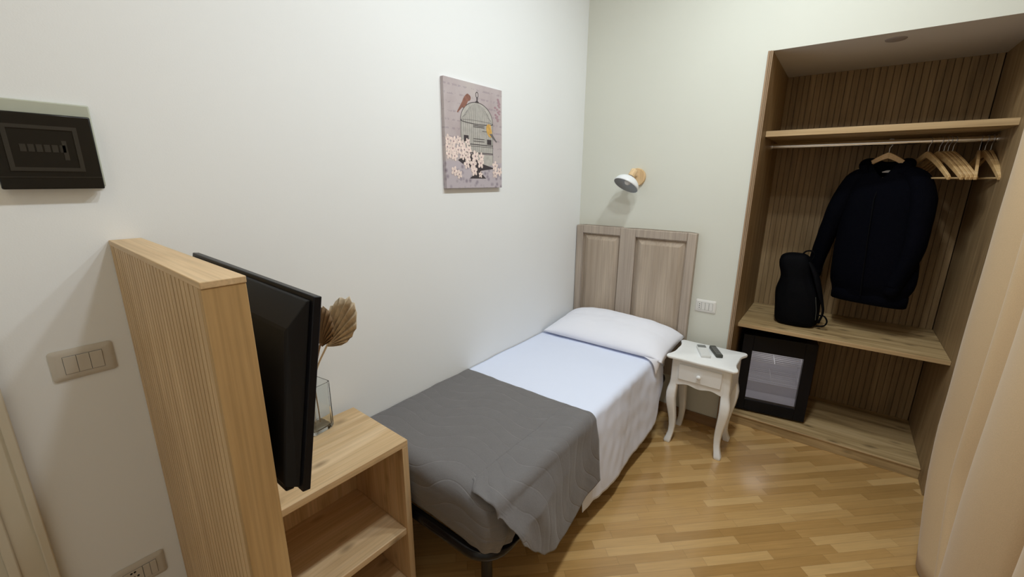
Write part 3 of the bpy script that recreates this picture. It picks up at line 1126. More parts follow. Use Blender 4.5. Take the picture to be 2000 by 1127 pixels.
def foot_pt(u, v):
    """top of the bed, then rolling down the tucked foot; u runs across and wraps round the right corner"""
    s = 0.004 + 0.95 * u
    r = 0.075
    xe = MX + 0.008
    ye = YE - 0.006
    vt = max(0.0, (v - 0.6) / 0.4)
    d = vt * 0.30
    a = d / R2
    if a < PI / 2:
        out = R2 * math.sin(a)
        z = ZT + 0.008 - R2 * (1 - math.cos(a))
    else:
        dd = d - R2 * PI / 2
        q = dd / (0.30 - R2 * PI / 2)
        out = R2 + 0.006 * math.sin(q * PI) - 0.035 * max(0, q - 0.55)
        z = ZT + 0.008 - R2 - dd * 0.70
    inset = R2 - out
    bump = 0.006 * noise.noise(Vector((s * 9, d * 8, 2.0))) + (0.009 * math.sin(s * 95 + d * 10) * max(0, (s - 0.60) / 0.3) * vt)
    straight = xe - r
    if s < straight:
        px, py, nx_, ny_ = s, ye, 0, -1
    else:
        ang = (s - straight) / r
        if ang < PI / 2:
            px, py = straight + r * math.sin(ang), ye + r * (1 - math.cos(ang))
            nx_, ny_ = math.sin(ang), -math.cos(ang)
        else:
            px, py = xe, ye + r + (s - straight - r * PI / 2)
            nx_, ny_ = 1, 0
    w = -inset + bump * min(1.0, vt * 5)
    droop = -0.020 * max(0, min(1, (s - 0.45) / 0.3)) * vt
    p = Vector((px + nx_ * w, py + ny_ * w, z + droop))
    if v < 0.6:
        t = v / 0.6
        y = YB0 + (p.y - YB0) * t
        return Vector((p.x, y, p.z + bl_noise(p.x, y) - 0.004 * max(0, min(1, (s - 0.62) / 0.06))))
    return p


def foot_uv(u, v):
    L1 = YB0 - YA
    return (0.95 * u, -YB0 + (v / 0.6 * L1 if v < 0.6 else L1 + (v - 0.6) / 0.4 * 0.30))


S0 = 0.62


def blanket_pt(u, v):
    """right-hand part: from S0 over the edge and down the side, loose at the foot corner"""
    s1 = S0 + 0.145 * min(1, u * 3.2)
    near = max(0.0, min(1.0, (s1 - 0.63) / 0.125))
    near = near * near * (3 - 2 * near)
    yend = YA + 0.002 - 0.050 * near
    y = YB0 + (yend - YB0) * v
    hem = interp(hem_b, YB0 + (YE + 0.008 - YB0) * v)
    xe, r = MX + 0.022, 0.040
    zt = ZT + 0.0085 + 0.006 * near
    smax = (xe - r) + r * PI / 2 + (zt - r - hem)
    s = S0 + (smax - S0) * u
    corner = max(0.0, min(1.0, (-1.50 - y) / 0.32))
    fold = 0.006 + 0.008 * math.sin(y * 11 + 0.4) + 0.012 * noise.noise(Vector((y * 5, 2.3, s * 2))) + 0.045 * corner ** 1.4
    x, z, d = side_section(s, zt, xe, r, 0.10, fold)
    if d <= 0:
        z += bl_noise(s, y)
        g_ = max(0.0, 1 - math.hypot((s - 0.75) / 0.15, (y - YE) / 0.20))
        z += 0.005 * g_ * math.sin((s * 0.75 + y * 0.9) * 95)
    else:
        x += 0.004 * noise.noise(Vector((y * 12, z * 7, 4.0))) * min(1, d / 0.05)
        x += 0.009 * corner * math.sin(y * 48 + z * 16) * min(1, d / 0.06) * max(0, 1 - d / 0.28)
        y += -0.016 * corner * math.sin(min(1, d / 0.2) * PI)
    return Vector((x, y, z))


def blanket_uv(u, v):
    y = YB0 + (YE - YB0) * v
    hem = interp(hem_b, y)
    smax = 0.775 + (ZT - hem)
    return (S0 + (smax - S0) * u, -y)


bm = bmesh.new()
add_grid(bm, 90, 110, foot_pt, uvfn=foot_uv)
add_grid(bm, 80, 80, blanket_pt, uvfn=blanket_uv)
bs = tag(finish('bedspread', bm, M['quilt'], smooth=180, origin=(0.38, -1.5, ZT)), 'grey wave-quilted bedspread over the foot half of the bed, one corner hanging loose', 'bedspread')
solidify(bs, 0.0035, offset=-1)

# pillow
bm = bmesh.new()
px0, px1, py0, py1 = 0.012, 0.822, -0.475, -0.055


def pillow_pt(u, v, side):
    # u across, v from front (0) to back (1)
    a = 2 * u - 1
    b = 2 * v - 1
    edge = (1 - abs(a) ** 3.2) * (1 - abs(b) ** 2.6)
    h = max(0.0, edge) ** 0.55
    cx = (px0 + px1) / 2 + (px1 - px0) / 2 * a * (1 - 0.035 * (1 - abs(b)) ** 0 * (1 - b * b) * abs(a) ** 6)
    cy = (py0 + py1) / 2 + (py1 - py0) / 2 * b * (1 - 0.05 * (1 - a * a) * 0)
    base = ZT + 0.010
    seam = base + 0.012 + 0.050 * max(0, b) * 0.6
    wr_ = 0.008 * noise.noise(Vector((u * 5, v * 4, 1.5))) + 0.004 * noise.noise(Vector((u * 16, v * 12, 2.5)))
    if side > 0:
        z = seam + (0.098 + 0.025 * b + 0.012 * (1 - a)) * h + wr_ * h
    else:
        z = seam - 0.012 * h - 0.050 * max(0, b) * 0.6 * h
        z = max(z, base)
    # right end sags over the edge of the bed
    sag = max(0.0, (cx - 0.74) / 0.08)
    z -= 0.018 * sag * sag * (1 - v * 0.6)
    return Vector((cx, cy, z))


g1 = add_grid(bm, 60, 36, lambda u, v: pillow_pt(u, v, 1))
g2 = add_grid(bm, 60, 36, lambda u, v: pillow_pt(u, v, -1))
bmesh.ops.remove_doubles(bm, verts=bm.verts, dist=0.0004)
pl = tag(finish('pillow', bm, M['pillow'], smooth=180, origin=(0.42, -0.27, ZT)), 'white pillow at the head of the bed against the headboard', 'pillow')
# loose corner of the pillowcase hanging down over the mattress edge
bm = bmesh.new()
cv = [[(0.700, -0.478, 0.573), (0.745, -0.482, 0.573), (0.785, -0.478, 0.570), (0.812, -0.455, 0.572)],
      [(0.742, -0.486, 0.566), (0.766, -0.490, 0.556), (0.790, -0.482, 0.548), (0.808, -0.462, 0.548)],
      [(0.768, -0.486, 0.556), (0.782, -0.490, 0.535), (0.794, -0.480, 0.515), (0.800, -0.466, 0.512)],
      [(0.784, -0.484, 0.520), (0.788, -0.484, 0.500), (0.792, -0.478, 0.478), (0.792, -0.472, 0.472)]]
g = [[bm.verts.new(p) for p in r] for r in cv]
for i in range(3):
    for j in range(3):
        bm.faces.new((g[i][j], g[i][j + 1], g[i + 1][j + 1], g[i + 1][j]))
fl = finish('pillowcase_flap', bm, M['pillow'], pl, smooth=180)
solidify(fl, 0.004)
subsurf(fl, 2)

# ------------------------------------------------------------------ bedside table
NT_X0, NT_X1, NT_Y0, NT_Y1 = 0.812, 1.188, -0.392, -0.072
NTZ = 0.578
ns = thing('bedside_table', 'small white bedside table with one drawer and curved legs', 'bedside table', (1.0, -0.22, 0))
cxn, cyn = (NT_X0 + NT_X1) / 2, (NT_Y0 + NT_Y1) / 2


def table_outline(ins=0.0):
    hw, hd = (NT_X1 - NT_X0) / 2 - ins, (NT_Y1 - NT_Y0) / 2 - ins
    q = [(hw, 0.55 * hd * 0), (hw - 0.012, 0.0)]
    # quarter outline (+,+): from right middle to top middle, serpentine
    quarter = [(hw - 0.022, 0.0), (hw - 0.022, 0.35 * hd), (hw - 0.013, 0.62 * hd), (hw - 0.001, 0.80 * hd), (hw - 0.002, 0.92 * hd), (hw - 0.013, hd - 0.002),
               (0.86 * hw, hd - 0.001), (0.62 * hw, hd - 0.004), (0.3 * hw, hd - 0.004), (0.0, hd - 0.001)]
    full = [(a, b) for a, b in quarter] + [(-a, b) for a, b in quarter[-2::-1]] + [(-a, -b) for a, b in quarter[1:]] + [(a, -b) for a, b in quarter[-2:0:-1]]
    P_ = catmull([(a, b, 0) for a, b in full], 4, closed=True)
    return [(cxn + p.x, cyn + p.y) for p in P_]


bm = bmesh.new()
lvl = [(NTZ - 0.017, 0.006), (NTZ - 0.014, 0.001), (NTZ - 0.006, 0.0), (NTZ - 0.001, 0.003), (NTZ, 0.006)]
add_loft(bm, [[Vector((a, b, z)) for a, b in table_outline(ins)] for z, ins in lvl])
finish('table_top', bm, M['white_lacquer'], ns, smooth=35)
# apron with scalloped lower edge (front) and sides
bx0, bx1, by0, by1 = 0.838, 1.160, -0.352, -0.085
az0, az1 = 0.395, NTZ - 0.017


def scallop(t):
    return 0.012 * (1 - math.cos(4 * PI * t)) / 2 + 0.004 * math.sin(PI * t)


bm = bmesh.new()


def apron(p0, p1, nrm, th=0.014):
    p0, p1 = Vector(p0), Vector(p1)
    n = 24
    outl = []
    for i in range(n + 1):
        t = i / n
        outl.append((t, az0 + scallop(t)))
    fr_lo = [bm.verts.new((p0.lerp(p1, t).x, p0.lerp(p1, t).y, z)) for t, z in outl]
    fr_hi = [bm.verts.new((p0.lerp(p1, t).x, p0.lerp(p1, t).y, az1)) for t, z in outl]
    off = Vector(nrm) * -th
    bk_lo = [bm.verts.new(v.co + off) for v in fr_lo]
    bk_hi = [bm.verts.new(v.co + off) for v in fr_hi]
    for i in range(n):
        bm.faces.new((fr_lo[i], fr_lo[i + 1], fr_hi[i + 1], fr_hi[i]))
        bm.faces.new((bk_lo[i], bk_hi[i], bk_hi[i + 1], bk_lo[i + 1]))
        bm.faces.new((fr_lo[i], bk_lo[i], bk_lo[i + 1], fr_lo[i + 1]))
        bm.faces.new((fr_hi[i], fr_hi[i + 1], bk_hi[i + 1], bk_hi[i]))
    bm.faces.new((fr_lo[0], fr_hi[0], bk_hi[0], bk_lo[0]))
    bm.faces.new((fr_lo[-1], bk_lo[-1], bk_hi[-1], fr_hi[-1]))


apron((bx0 + 0.03, by0, 0), (bx1 - 0.03, by0, 0), (0, -1, 0))
apron((bx0 + 0.03, by1, 0), (bx1 - 0.03, by1, 0), (0, 1, 0))
apron((bx0, by0 + 0.03, 0), (bx0, by1 - 0.03, 0), (-1, 0, 0))
apron((bx1, by0 + 0.03, 0), (bx1, by1 - 0.03, 0), (1, 0, 0))
finish('apron', bm, M['white_lacquer'], ns, smooth=30)
dw = box('drawer', 0.884, 1.114, by0 - 0.010, by0 - 0.0005, 0.437, 0.531, M['white_lacquer'], ns, bevel=0.003)
bm = bmesh.new()
mxk = Matrix.Translation((0.999, by0 - 0.010, 0.484)) @ Matrix.Rotation(PI / 2, 4, 'X')
add_lathe(bm, [(0.0045, 0.0), (0.005, 0.008), (0.011, 0.013), (0.0135, 0.019), (0.011, 0.025), (0.0, 0.027)], mxk, 24)
finish('knob', bm, M['white_lacquer'], dw, smooth=60)
# cabriole legs
for sx in (-1, 1):
    for sy in (-1, 1):
        cx = bx0 + 0.022 if sx < 0 else bx1 - 0.022
        cy = by0 + 0.022 if sy < 0 else by1 - 0.022
        bm = bmesh.new()
        secs = [(az1, 0.0, 0.021), (0.42, 0.0, 0.021), (0.395, 0.001, 0.022), (0.365, 0.005, 0.025), (0.335, 0.008, 0.0265), (0.30, 0.008, 0.026), (0.255, 0.004, 0.0245), (0.205, -0.003, 0.0220),
                (0.155, -0.009, 0.0195), (0.11, -0.011, 0.0175), (0.07, -0.009, 0.0165), (0.040, -0.003, 0.0175), (0.018, 0.003, 0.0195), (0.006, 0.004, 0.0195), (0.0, 0.004, 0.017)]
        rp = []
        for z, off, h in secs:
            ox, oy = sx * off, sy * off
            rp.append([Vector((cx + ox + a, cy + oy + b, z)) for a, b in rounded_rect(2 * h, 2 * h, h * 0.45, 3)])
        add_loft(bm, rp)
        finish('leg', bm, M['white_lacquer'], ns, smooth=50)

# remotes on the table
TZ = NTZ + 0.0002
ra = math.atan2(-0.336 + 0.128, 1.011 - 0.916)


def remote(name, label, c, ang, L, W, H, mat, extra):
    root = thing(name, label, 'remote control', (c[0], c[1], TZ), ang)
    mx = WM[root.name]
    bm = bmesh.new()
    o1 = rounded_rect(L, W, 0.006, 4)
    o2 = rounded_rect(L - 0.004, W - 0.004, 0.005, 4)
    add_loft(bm, [[mx @ Vector((a, b, 0)) for a, b in o2], [mx @ Vector((a, b, 0.003)) for a, b in o1], [mx @ Vector((a, b, H - 0.003)) for a, b in o1], [mx @ Vector((a, b, H)) for a, b in o2]])
    finish('case', bm, mat, root, smooth=40)
    for nm, m, rects in extra:
        for (x0, x1, y0, y1) in rects:
            bm = bmesh.new()
            add_box(bm, x0, x1, y0, y1, H, H + 0.0012, 0, mx)
            finish(nm, bm, m, root)
    return root


remote('remote_control', 'white remote with a dark grey display lying on the bedside table', (0.975, -0.222), math.radians(114), 0.165, 0.052, 0.016, M['remote_w'],
       [('display', M['display'], [(0.040, 0.079, -0.023, 0.023)])])
remote('remote_control', 'slim dark grey remote lying beside the white one', (1.035, -0.185), math.radians(118), 0.150, 0.036, 0.018, M['remote_d'],
       [('button', M['button'], [(-0.06 + 0.016 * i, -0.052 + 0.016 * i, -0.013 + 0.010 * j, -0.006 + 0.010 * j) for i in range(7) for j in range(3)])])

# ------------------------------------------------------------------ wall plates


def wall_plate(name, label, O, ax, up, nrm, w, h, mat, modules, cat):
    """O centre on the wall, ax horizontal axis, modules = list of (x0, x1, kind)"""
    ax, up, nrm = Vector(ax), Vector(up), Vector(nrm)
    mx = Matrix((( ax.x, up.x, nrm.x, O[0]), (ax.y, up.y, nrm.y, O[1]), (ax.z, up.z, nrm.z, O[2]), (0, 0, 0, 1)))
    root = thing(name, label, cat, O)
    bm = bmesh.new()
    add_loft(bm, [[mx @ Vector((a, b, z)) for a, b in rounded_rect(w - 2 * i, h - 2 * i, max(0.003, 0.008 - i * 0.3), 4)] for z, i in ((0.0002, 0.0), (0.003, 0.0), (0.0065, 0.006), (0.008, 0.012))])
    finish('cover_plate', bm, mat, root, smooth=35)
    for (x0, x1, kind) in modules:
        hh = 0.0225
        bm = bmesh.new()
        if kind == 'rocker':
            tip = 0.0022
            vs = [(x0, -hh, 0.0082), (x1, -hh, 0.0082), (x1, hh, 0.0082), (x0, hh, 0.0082), (x0, -hh, 0.0092), (x1, -hh, 0.0092), (x1, hh, 0.0092 + tip), (x0, hh, 0.0092 + tip)]
            vv = [bm.verts.new(mx @ Vector(p)) for p in vs]
            for f in ((0, 3, 2, 1), (4, 5, 6, 7), (0, 1, 5, 4), (1, 2, 6, 5), (2, 3, 7, 6), (3, 0, 4, 7)):
                bm.faces.new([vv[i] for i in f])
            finish('rocker', bm, mat, root, bevel=0.0006)
        else:
            add_box(bm, x0, x1, -hh, hh, 0.0082, 0.0095, 0, mx)
            s_ = finish('socket', bm, mat, root, bevel=0.0006)
            xc = (x0 + x1) / 2
            holes = ((xc, 0.012), (xc, 0.0), (xc, -0.012)) if kind == 'socket' else ((xc - 0.0095, 0), (xc + 0.0095, 0), (xc, 0.0), (xc - 0.004, 0.016), (xc + 0.004, 0.016))
            for hx, hz in holes:
                bm = bmesh.new()
                add_tube(bm, [mx @ Vector((hx, hz, 0.0096)), mx @ Vector((hx, hz, 0.0100))], 0.0028 if kind == 'socket' else 0.003, 12)
                finish('contact_hole', bm, M['hole'], s_)
    # thin dark gap around the modules
    bm = bmesh.new()
    xa, xb = modules[0][0] - 0.001, modules[-1][1] + 0.001
    add_box(bm, xa, xb, -0.0235, 0.0235, 0.0078, 0.00815, 0, mx)
    finish('module_gap', bm, M['button'], root)
    return root


wall_plate('light_switch', 'ivory switch plate with three rockers on the wall beside the slatted panel', (0, -2.614, 1.098), (0, 1, 0), (0, 0, 1), (1, 0, 0), 0.12, 0.08, M['beige_plastic'],
           [(-0.036, -0.0125, 'rocker'), (-0.0115, 0.0115, 'rocker'), (0.0125, 0.036, 'rocker')], 'light switch')
wall_plate('wall_socket', 'ivory socket plate low on the wall under the three-rocker switch', (0, -2.614, 0.419), (0, 1, 0), (0, 0, 1), (1, 0, 0), 0.12, 0.08, M['beige_plastic'],
           [(-0.036, 0.006, 'schuko'), (0.0075, 0.0225, 'rocker'), (0.0235, 0.038, 'rocker')], 'socket')
wall_plate('wall_socket', 'white plate with a socket and rockers on the wall above the bedside table', (0.910, 0, 0.797), (1, 0, 0), (0, 0, 1), (0, -1, 0), 0.12, 0.08, M['white_plastic'],
           [(-0.045, -0.024, 'socket'), (-0.022, -0.002, 'rocker'), (0.000, 0.020, 'rocker'), (0.022, 0.042, 'rocker')], 'socket')

# ------------------------------------------------------------------ electrical box
eb = thing('fuse_box', 'fuse box with a smoked dark cover on the left wall', 'fuse box', (0, -2.59, 1.53))
ey0, ey1, ez0, ez1 = -2.669, -2.502, 1.529, 1.694
box('back_plate', 0.0005, 0.011, -2.668, -2.496, 1.534, 1.722, M['box_grey'], eb, bevel=0.003)
fc = box('cover', 0.0112, 0.030, ey0, ey1, ez0, ez1, M['smoke'], eb, bevel=0.003)
bm = bmesh.new()
X0_, X1_ = 0.0302, 0.0318
for (a, b, c, d) in ((ey0 + 0.02, ey1 - 0.028, ez1 - 0.034, ez1 - 0.026), (ey0 + 0.02, ey1 - 0.028, ez0 + 0.040, ez0 + 0.048), (ey0 + 0.02, ey0 + 0.028, ez0 + 0.048, ez1 - 0.034), (ey1 - 0.036, ey1 - 0.028, ez0 + 0.048, ez1 - 0.034)):
    add_box(bm, X0_, X1_, a, b, c, d)
add_box(bm, X0_, 0.0312, ey0 + 0.001, ey1 - 0.001, ez0 + 0.026, ez0 + 0.0275)
finish('window_frame', bm, M['smoke2'], fc)
bm = bmesh.new()
for k in range(6):
    y = ey0 + 0.042 + k * 0.0125
    add_box(bm, X0_, 0.0308, y, y + 0.0095, ez0 + 0.082, ez0 + 0.098)
add_box(bm, X0_, 0.0308, ey1 - 0.058, ey1 - 0.050, ez0 + 0.065, ez0 + 0.108)
finish('breaker_row', bm, M['smoke2'], fc)

# ------------------------------------------------------------------ wall lamp
wl = thing('wall_lamp', 'wall lamp with a white dome shade and round wooden base above the headboard', 'wall lamp', (0.405, 0, 1.578))
bm = bmesh.new()
mb = Matrix.Translation((0.408, 0, 1.575)) @ Matrix.Rotation(PI / 2, 4, 'X')
add_lathe(bm, [(0.0, 0.0005), (0.055, 0.0005), (0.056, 0.004), (0.056, 0.016), (0.053, 0.020), (0.0, 0.020)], mb, 40)
finish('base_disc', bm, M['lamp_wood'], wl, smooth=40)
n_ = Vector((-0.24, -0.50, -0.82)).normalized()      # direction the shade opens
zax = -n_
xax = Vector((1, 0, 0)) - zax * zax.x
xax.normalize()
yax = zax.cross(xax)
C0 = Vector((0.380, -0.118, 1.522))                  # centre of the shade opening
SM = Matrix(((xax.x, yax.x, zax.x, C0.x), (xax.y, yax.y, zax.y, C0.y), (xax.z, yax.z, zax.z, C0.z), (0, 0, 0, 1)))
bm = bmesh.new()
RS = 0.082
prof = [(RS * math.cos(a), 0.064 * math.sin(a)) for a in [PI / 2 * k / 12 for k in range(12)]]
prof += [(0.018, 0.0645), (0.0, 0.0645)]
add_lathe(bm, prof, SM, 40)
sh = finish('shade', bm, [M['shade'], M['shade_in']], wl, smooth=60)
md = sh.modifiers.new('thickness', 'SOLIDIFY')
md.thickness = 0.0018
md.offset = -1
bm = bmesh.new()
prof = [((RS - 0.0022) * math.cos(a), 0.0595 * math.sin(a)) for a in [PI / 2 * k / 12 for k in range(12)]] + [(0.0, 0.0600)]
add_lathe(bm, prof, SM, 40)
finish('inner_reflector', bm, M['shade_in'], sh, smooth=60)
bm = bmesh.new()
add_lathe(bm, [(0.0, 0.008), (0.012, 0.011), (0.020, 0.020), (0.0215, 0.030), (0.016, 0.043), (0.012, 0.050), (0.012, 0.058)], SM, 24)
finish('bulb', bm, M['bulb'], wl, smooth=60)
bm = bmesh.new()
add_lathe(bm, [(0.0, 0.064), (0.022, 0.064), (0.022, 0.067), (0.0, 0.067)], SM, 24)
finish('black_ring', bm, M['black_metal'], wl, smooth=40)
bm = bmesh.new()
add_lathe(bm, [(0.0, 0.0672), (0.021, 0.0672), (0.0215, 0.070), (0.0215, 0.112), (0.019, 0.116), (0.0, 0.116)], SM, 28)
finish('wooden_socket', bm, M['lamp_wood'], wl, smooth=40)
bm = bmesh.new()
pj = SM @ Vector((0.0, 0.0, 0.092))
add_tube(bm, [Vector((0.408, -0.020, 1.585)), Vector((0.408, -0.045, 1.588)), pj], [0.008, 0.006, 0.006], 14)
finish('swivel_arm', bm, M['chrome'], wl, smooth=50)

# ------------------------------------------------------------------ framed canvas
PY0, PY1, PZ0, PZ1 = -1.329, -0.921, 1.514, 1.994
pc = thing('canvas_picture', 'canvas print of a birdcage with birds and pale blossoms on the left wall', 'picture', (0, -1.125, 1.514))
t = NT('canvas_print_ground')
v = t.coords()
n1 = t.n('ShaderNodeTexNoise', i_Scale=5.0, i_Detail=5.0)
t.l(v, n1.inputs['Vector'])
c = t.ramp(n1.outputs[0], [(0.3, (0.42, 0.35, 0.36)), (0.5, (0.50, 0.44, 0.45)), (0.7, (0.54, 0.49, 0.47))])
sp = t.n('ShaderNodeSeparateXYZ')
t.l(v, sp.inputs[0])
# faint script-like lines
ln = t.math('SINE', t.math('MULTIPLY', sp.outputs[2], 170.0))
nn = t.n('ShaderNodeTexNoise', i_Scale=70.0)
t.l(v, nn.inputs['Vector'])
lf = t.math('MULTIPLY', t.math('GREATER_THAN', ln, 0.75), t.math('GREATER_THAN', nn.outputs[0], 0.52))
c = t.mix(t.math('MULTIPLY', lf, 0.35), c, (0.24, 0.19, 0.24))
# patterned cloth in the lower quarter
vo = t.n('ShaderNodeTexVoronoi', i_Scale=38.0)
t.l(v, vo.inputs['Vector'])
cc = t.ramp(vo.outputs[0], [(0.1, (0.26, 0.22, 0.27)), (0.5, (0.48, 0.43, 0.47))])
low = t.math('LESS_THAN', sp.outputs[2], 0.125)
c = t.mix(low, c, cc)
t.l(c, t.b.inputs['Base Color'])
t.b.inputs['Roughness'].default_value = 0.8
M['print'] = t.m
M['ink'] = plain('print_dark_ink', (0.05, 0.04, 0.045), 0.8)
M['wire'] = plain('print_wire_grey', (0.15, 0.14, 0.14), 0.8)
M['cagefill'] = plain('print_cage_fill', (0.46, 0.44, 0.41), 0.8, noise_amt=0.1, scale=40)
M['petal'] = plain('print_petal', (0.82, 0.68, 0.63), 0.8, noise_amt=0.16, scale=70)
M['bird1'] = plain('print_red_bird', (0.26, 0.12, 0.09), 0.8, noise_amt=0.2, scale=60)
M['bird2'] = plain('print_yellow_bird', (0.62, 0.37, 0.10), 0.8, noise_amt=0.2, scale=60)
M['rose'] = plain('print_rose', (0.36, 0.24, 0.27), 0.8, noise_amt=0.1)
cv_ = box('canvas', 0.0005, 0.020, PY0, PY1, PZ0, PZ1, M['print'], pc, bevel=0.0015)
bm = bmesh.new()
LAY = [0]


def pp(u, w):      # u right (0..1), w up (0..1) in the print
    return PY0 + u * (PY1 - PY0), PZ0 + w * (PZ1 - PZ0)


def flatpoly(pts, mat, lay):
    LAY[0] += 1
    x = 0.0202 + 0.00012 * lay + 0.0000012 * LAY[0]
    f = bm.faces.new([bm.verts.new((x, *pp(*p))) for p in pts])
    f.material_index = mat


def stroke(pts, wd, mat, lay):
    LAY[0] += 1
    x = 0.0202 + 0.00012 * lay + 0.0000012 * LAY[0]
    for (a, b) in zip(pts, pts[1:]):
        A = Vector(pp(*a))
        B = Vector(pp(*b))
        d = (B - A)
        if d.length < 1e-6:
            continue
        nrm = Vector((-d.y, d.x)).normalized() * wd / 2
        f = bm.faces.new([bm.verts.new((x, q.x, q.y)) for q in (A - nrm, B - nrm, B + nrm, A + nrm)])
        f.material_index = mat


def ell(cx, cw, a, b, n=20, rot=0.0):
    out = []
    for k in range(n):
        t = 2 * PI * k / n
        x, y = a * math.cos(t), b * math.sin(t)
        out.append((cx + x * math.cos(rot) - y * math.sin(rot), cw + x * math.sin(rot) + y * math.cos(rot)))
    return out


INK, WIRE, FILL, PETAL, B1, B2, ROSE = range(7)
cu, hw_ = 0.535, 0.285
# cage silhouette, bars, bands
dome = [(cu + hw_ * math.cos(a), 0.645 + 0.185 * math.sin(a)) for a in [PI * k / 20 for k in range(21)]]
flatpoly(dome + [(cu - hw_, 0.42), (cu + hw_, 0.42)], FILL, 0)
flatpoly([(cu - 0.20, 0.42), (cu + hw_, 0.42), (cu + hw_, 0.35), (cu - 0.20, 0.35)], FILL, 0)
for k in range(17):
    uu = cu - hw_ + 2 * hw_ * (k + 0.5) / 17
    q = (uu - cu) / hw_
    top = 0.645 + 0.185 * math.sqrt(max(0, 1 - q * q))
    stroke([(uu, 0.36 if uu > cu - 0.2 else 0.43), (uu, 0.645), (cu + (uu - cu) * 0.93, 0.645 + (top - 0.645) * 0.5), (cu + (uu - cu) * 0.72, 0.645 + (top - 0.645) * 0.92)], 0.0020, WIRE, 1)
stroke(dome, 0.0030, INK, 2)
stroke([(cu + hw_ * math.cos(a), 0.645 - 0.020 * math.sin(a)) for a in [PI * k / 14 for k in range(15)]], 0.0034, INK, 2)
stroke([(cu + hw_ * math.cos(a), 0.645 + 0.014 * math.sin(a)) for a in [PI * k / 14 for k in range(15)]], 0.002, WIRE, 2)
stroke([(cu - hw_, 0.645), (cu - hw_, 0.42)], 0.0026, WIRE, 2)
stroke([(cu + hw_, 0.645), (cu + hw_, 0.24)], 0.0026, WIRE, 2)
for w_ in (0.43, 0.412, 0.35, 0.34):
    stroke([(cu - hw_ * 0.7, w_), (cu + hw_, w_)], 0.0036 if w_ in (0.43, 0.35) else 0.002, INK, 2)
flatpoly([(cu - 0.10, 0.335), (cu + hw_, 0.335), (cu + hw_, 0.235), (cu + 0.10, 0.21), (cu - 0.1, 0.25)], FILL, 1)
flatpoly([(cu - 0.34, 0.27), (cu - 0.22, 0.32), (cu - 0.02, 0.345), (cu + 0.04, 0.25), (cu + 0.30, 0.205), (cu + 0.28, 0.195), (cu + 0.06, 0.175), (cu - 0.02, 0.19), (cu - 0.2, 0.21)], INK, 2)
flatpoly([(cu - 0.02, 0.19), (cu + 0.04, 0.19), (cu + 0.10, 0.125), (cu + 0.15, 0.095), (cu - 0.15, 0.095), (cu - 0.08, 0.13)], INK, 2)
stroke(ell(cu, 0.90, 0.022, 0.026, 14) + [(cu + 0.022, 0.90)], 0.0036, INK, 2)
stroke([(cu, 0.874), (cu, 0.83)], 0.008, INK, 2)
flatpoly([(cu - 0.045, 0.825), (cu + 0.045, 0.825), (cu, 0.853)], INK, 2)
# door perches and seed cups
for w_ in (0.612, 0.598, 0.485, 0.462):
    stroke([(0.46, w_), (0.66, w_)], 0.0030, INK, 3)
flatpoly([(0.30, 0.45), (0.38, 0.45), (0.38, 0.51), (0.30, 0.51)], INK, 3)
flatpoly([(0.71, 0.44), (0.79, 0.44), (0.79, 0.49), (0.71, 0.49)], INK, 3)
# red bird on the dome
flatpoly(ell(0.335, 0.825, 0.085, 0.036, 18, 0.85), B1, 3)
flatpoly(ell(0.385, 0.858, 0.042, 0.030, 14), B1, 4)
flatpoly([(0.285, 0.815), (0.325, 0.79), (0.205, 0.705), (0.195, 0.712)], B1, 3)
# yellow bird at the side
flatpoly(ell(0.75, 0.575, 0.070, 0.045, 18, -0.9), B2, 4)
flatpoly(ell(0.745, 0.618, 0.040, 0.027, 14), B2, 5)
flatpoly([(0.75, 0.545), (0.80, 0.555), (0.90, 0.475), (0.885, 0.47)], WIRE, 4)
stroke([(0.62, 0.565), (0.72, 0.565)], 0.0024, INK, 3)
# faded flower at the right
random.seed(5)
for k in range(16):
    flatpoly(ell(0.91 + 0.09 * (random.random() - 0.5), 0.90 - 0.014 * k, 0.024, 0.012, 8), ROSE, 1)
# branches and blossoms
stroke([(0.02, 0.33), (0.12, 0.37), (0.25, 0.33), (0.38, 0.27), (0.50, 0.22)], 0.0028, INK, 4)


def blossom(u, w, r):
    for k in range(5):
        a = 2 * PI * k / 5 + u * 9
        flatpoly(ell(u + r * math.cos(a) * 0.85, w + r * math.sin(a) * 0.75, r * 0.62, r * 0.45, 10, a), PETAL, 6)
    flatpoly(ell(u, w, r * 0.26, r * 0.22, 8), ROSE, 7)


random.seed(11)
for (u, w, r) in ((0.04, 0.455, 0.036), (0.13, 0.44, 0.038), (0.21, 0.455, 0.032), (0.03, 0.385, 0.036), (0.115, 0.375, 0.040), (0.27, 0.425, 0.032), (0.36, 0.445, 0.030), (0.20, 0.365, 0.036), (0.05, 0.32, 0.036), (0.14, 0.305, 0.036),
                  (0.30, 0.37, 0.038), (0.38, 0.375, 0.034), (0.27, 0.315, 0.034), (0.36, 0.30, 0.038), (0.34, 0.235, 0.038), (0.49, 0.315, 0.044), (0.60, 0.31, 0.036), (0.585, 0.25, 0.042), (0.45, 0.235, 0.044), (0.47, 0.17, 0.040),
                  (0.86, 0.225, 0.040), (0.95, 0.17, 0.036), (0.86, 0.145, 0.036), (0.13, 0.165, 0.036), (0.21, 0.135, 0.034), (0.58, 0.135, 0.026)):
    blossom(u, w, r)
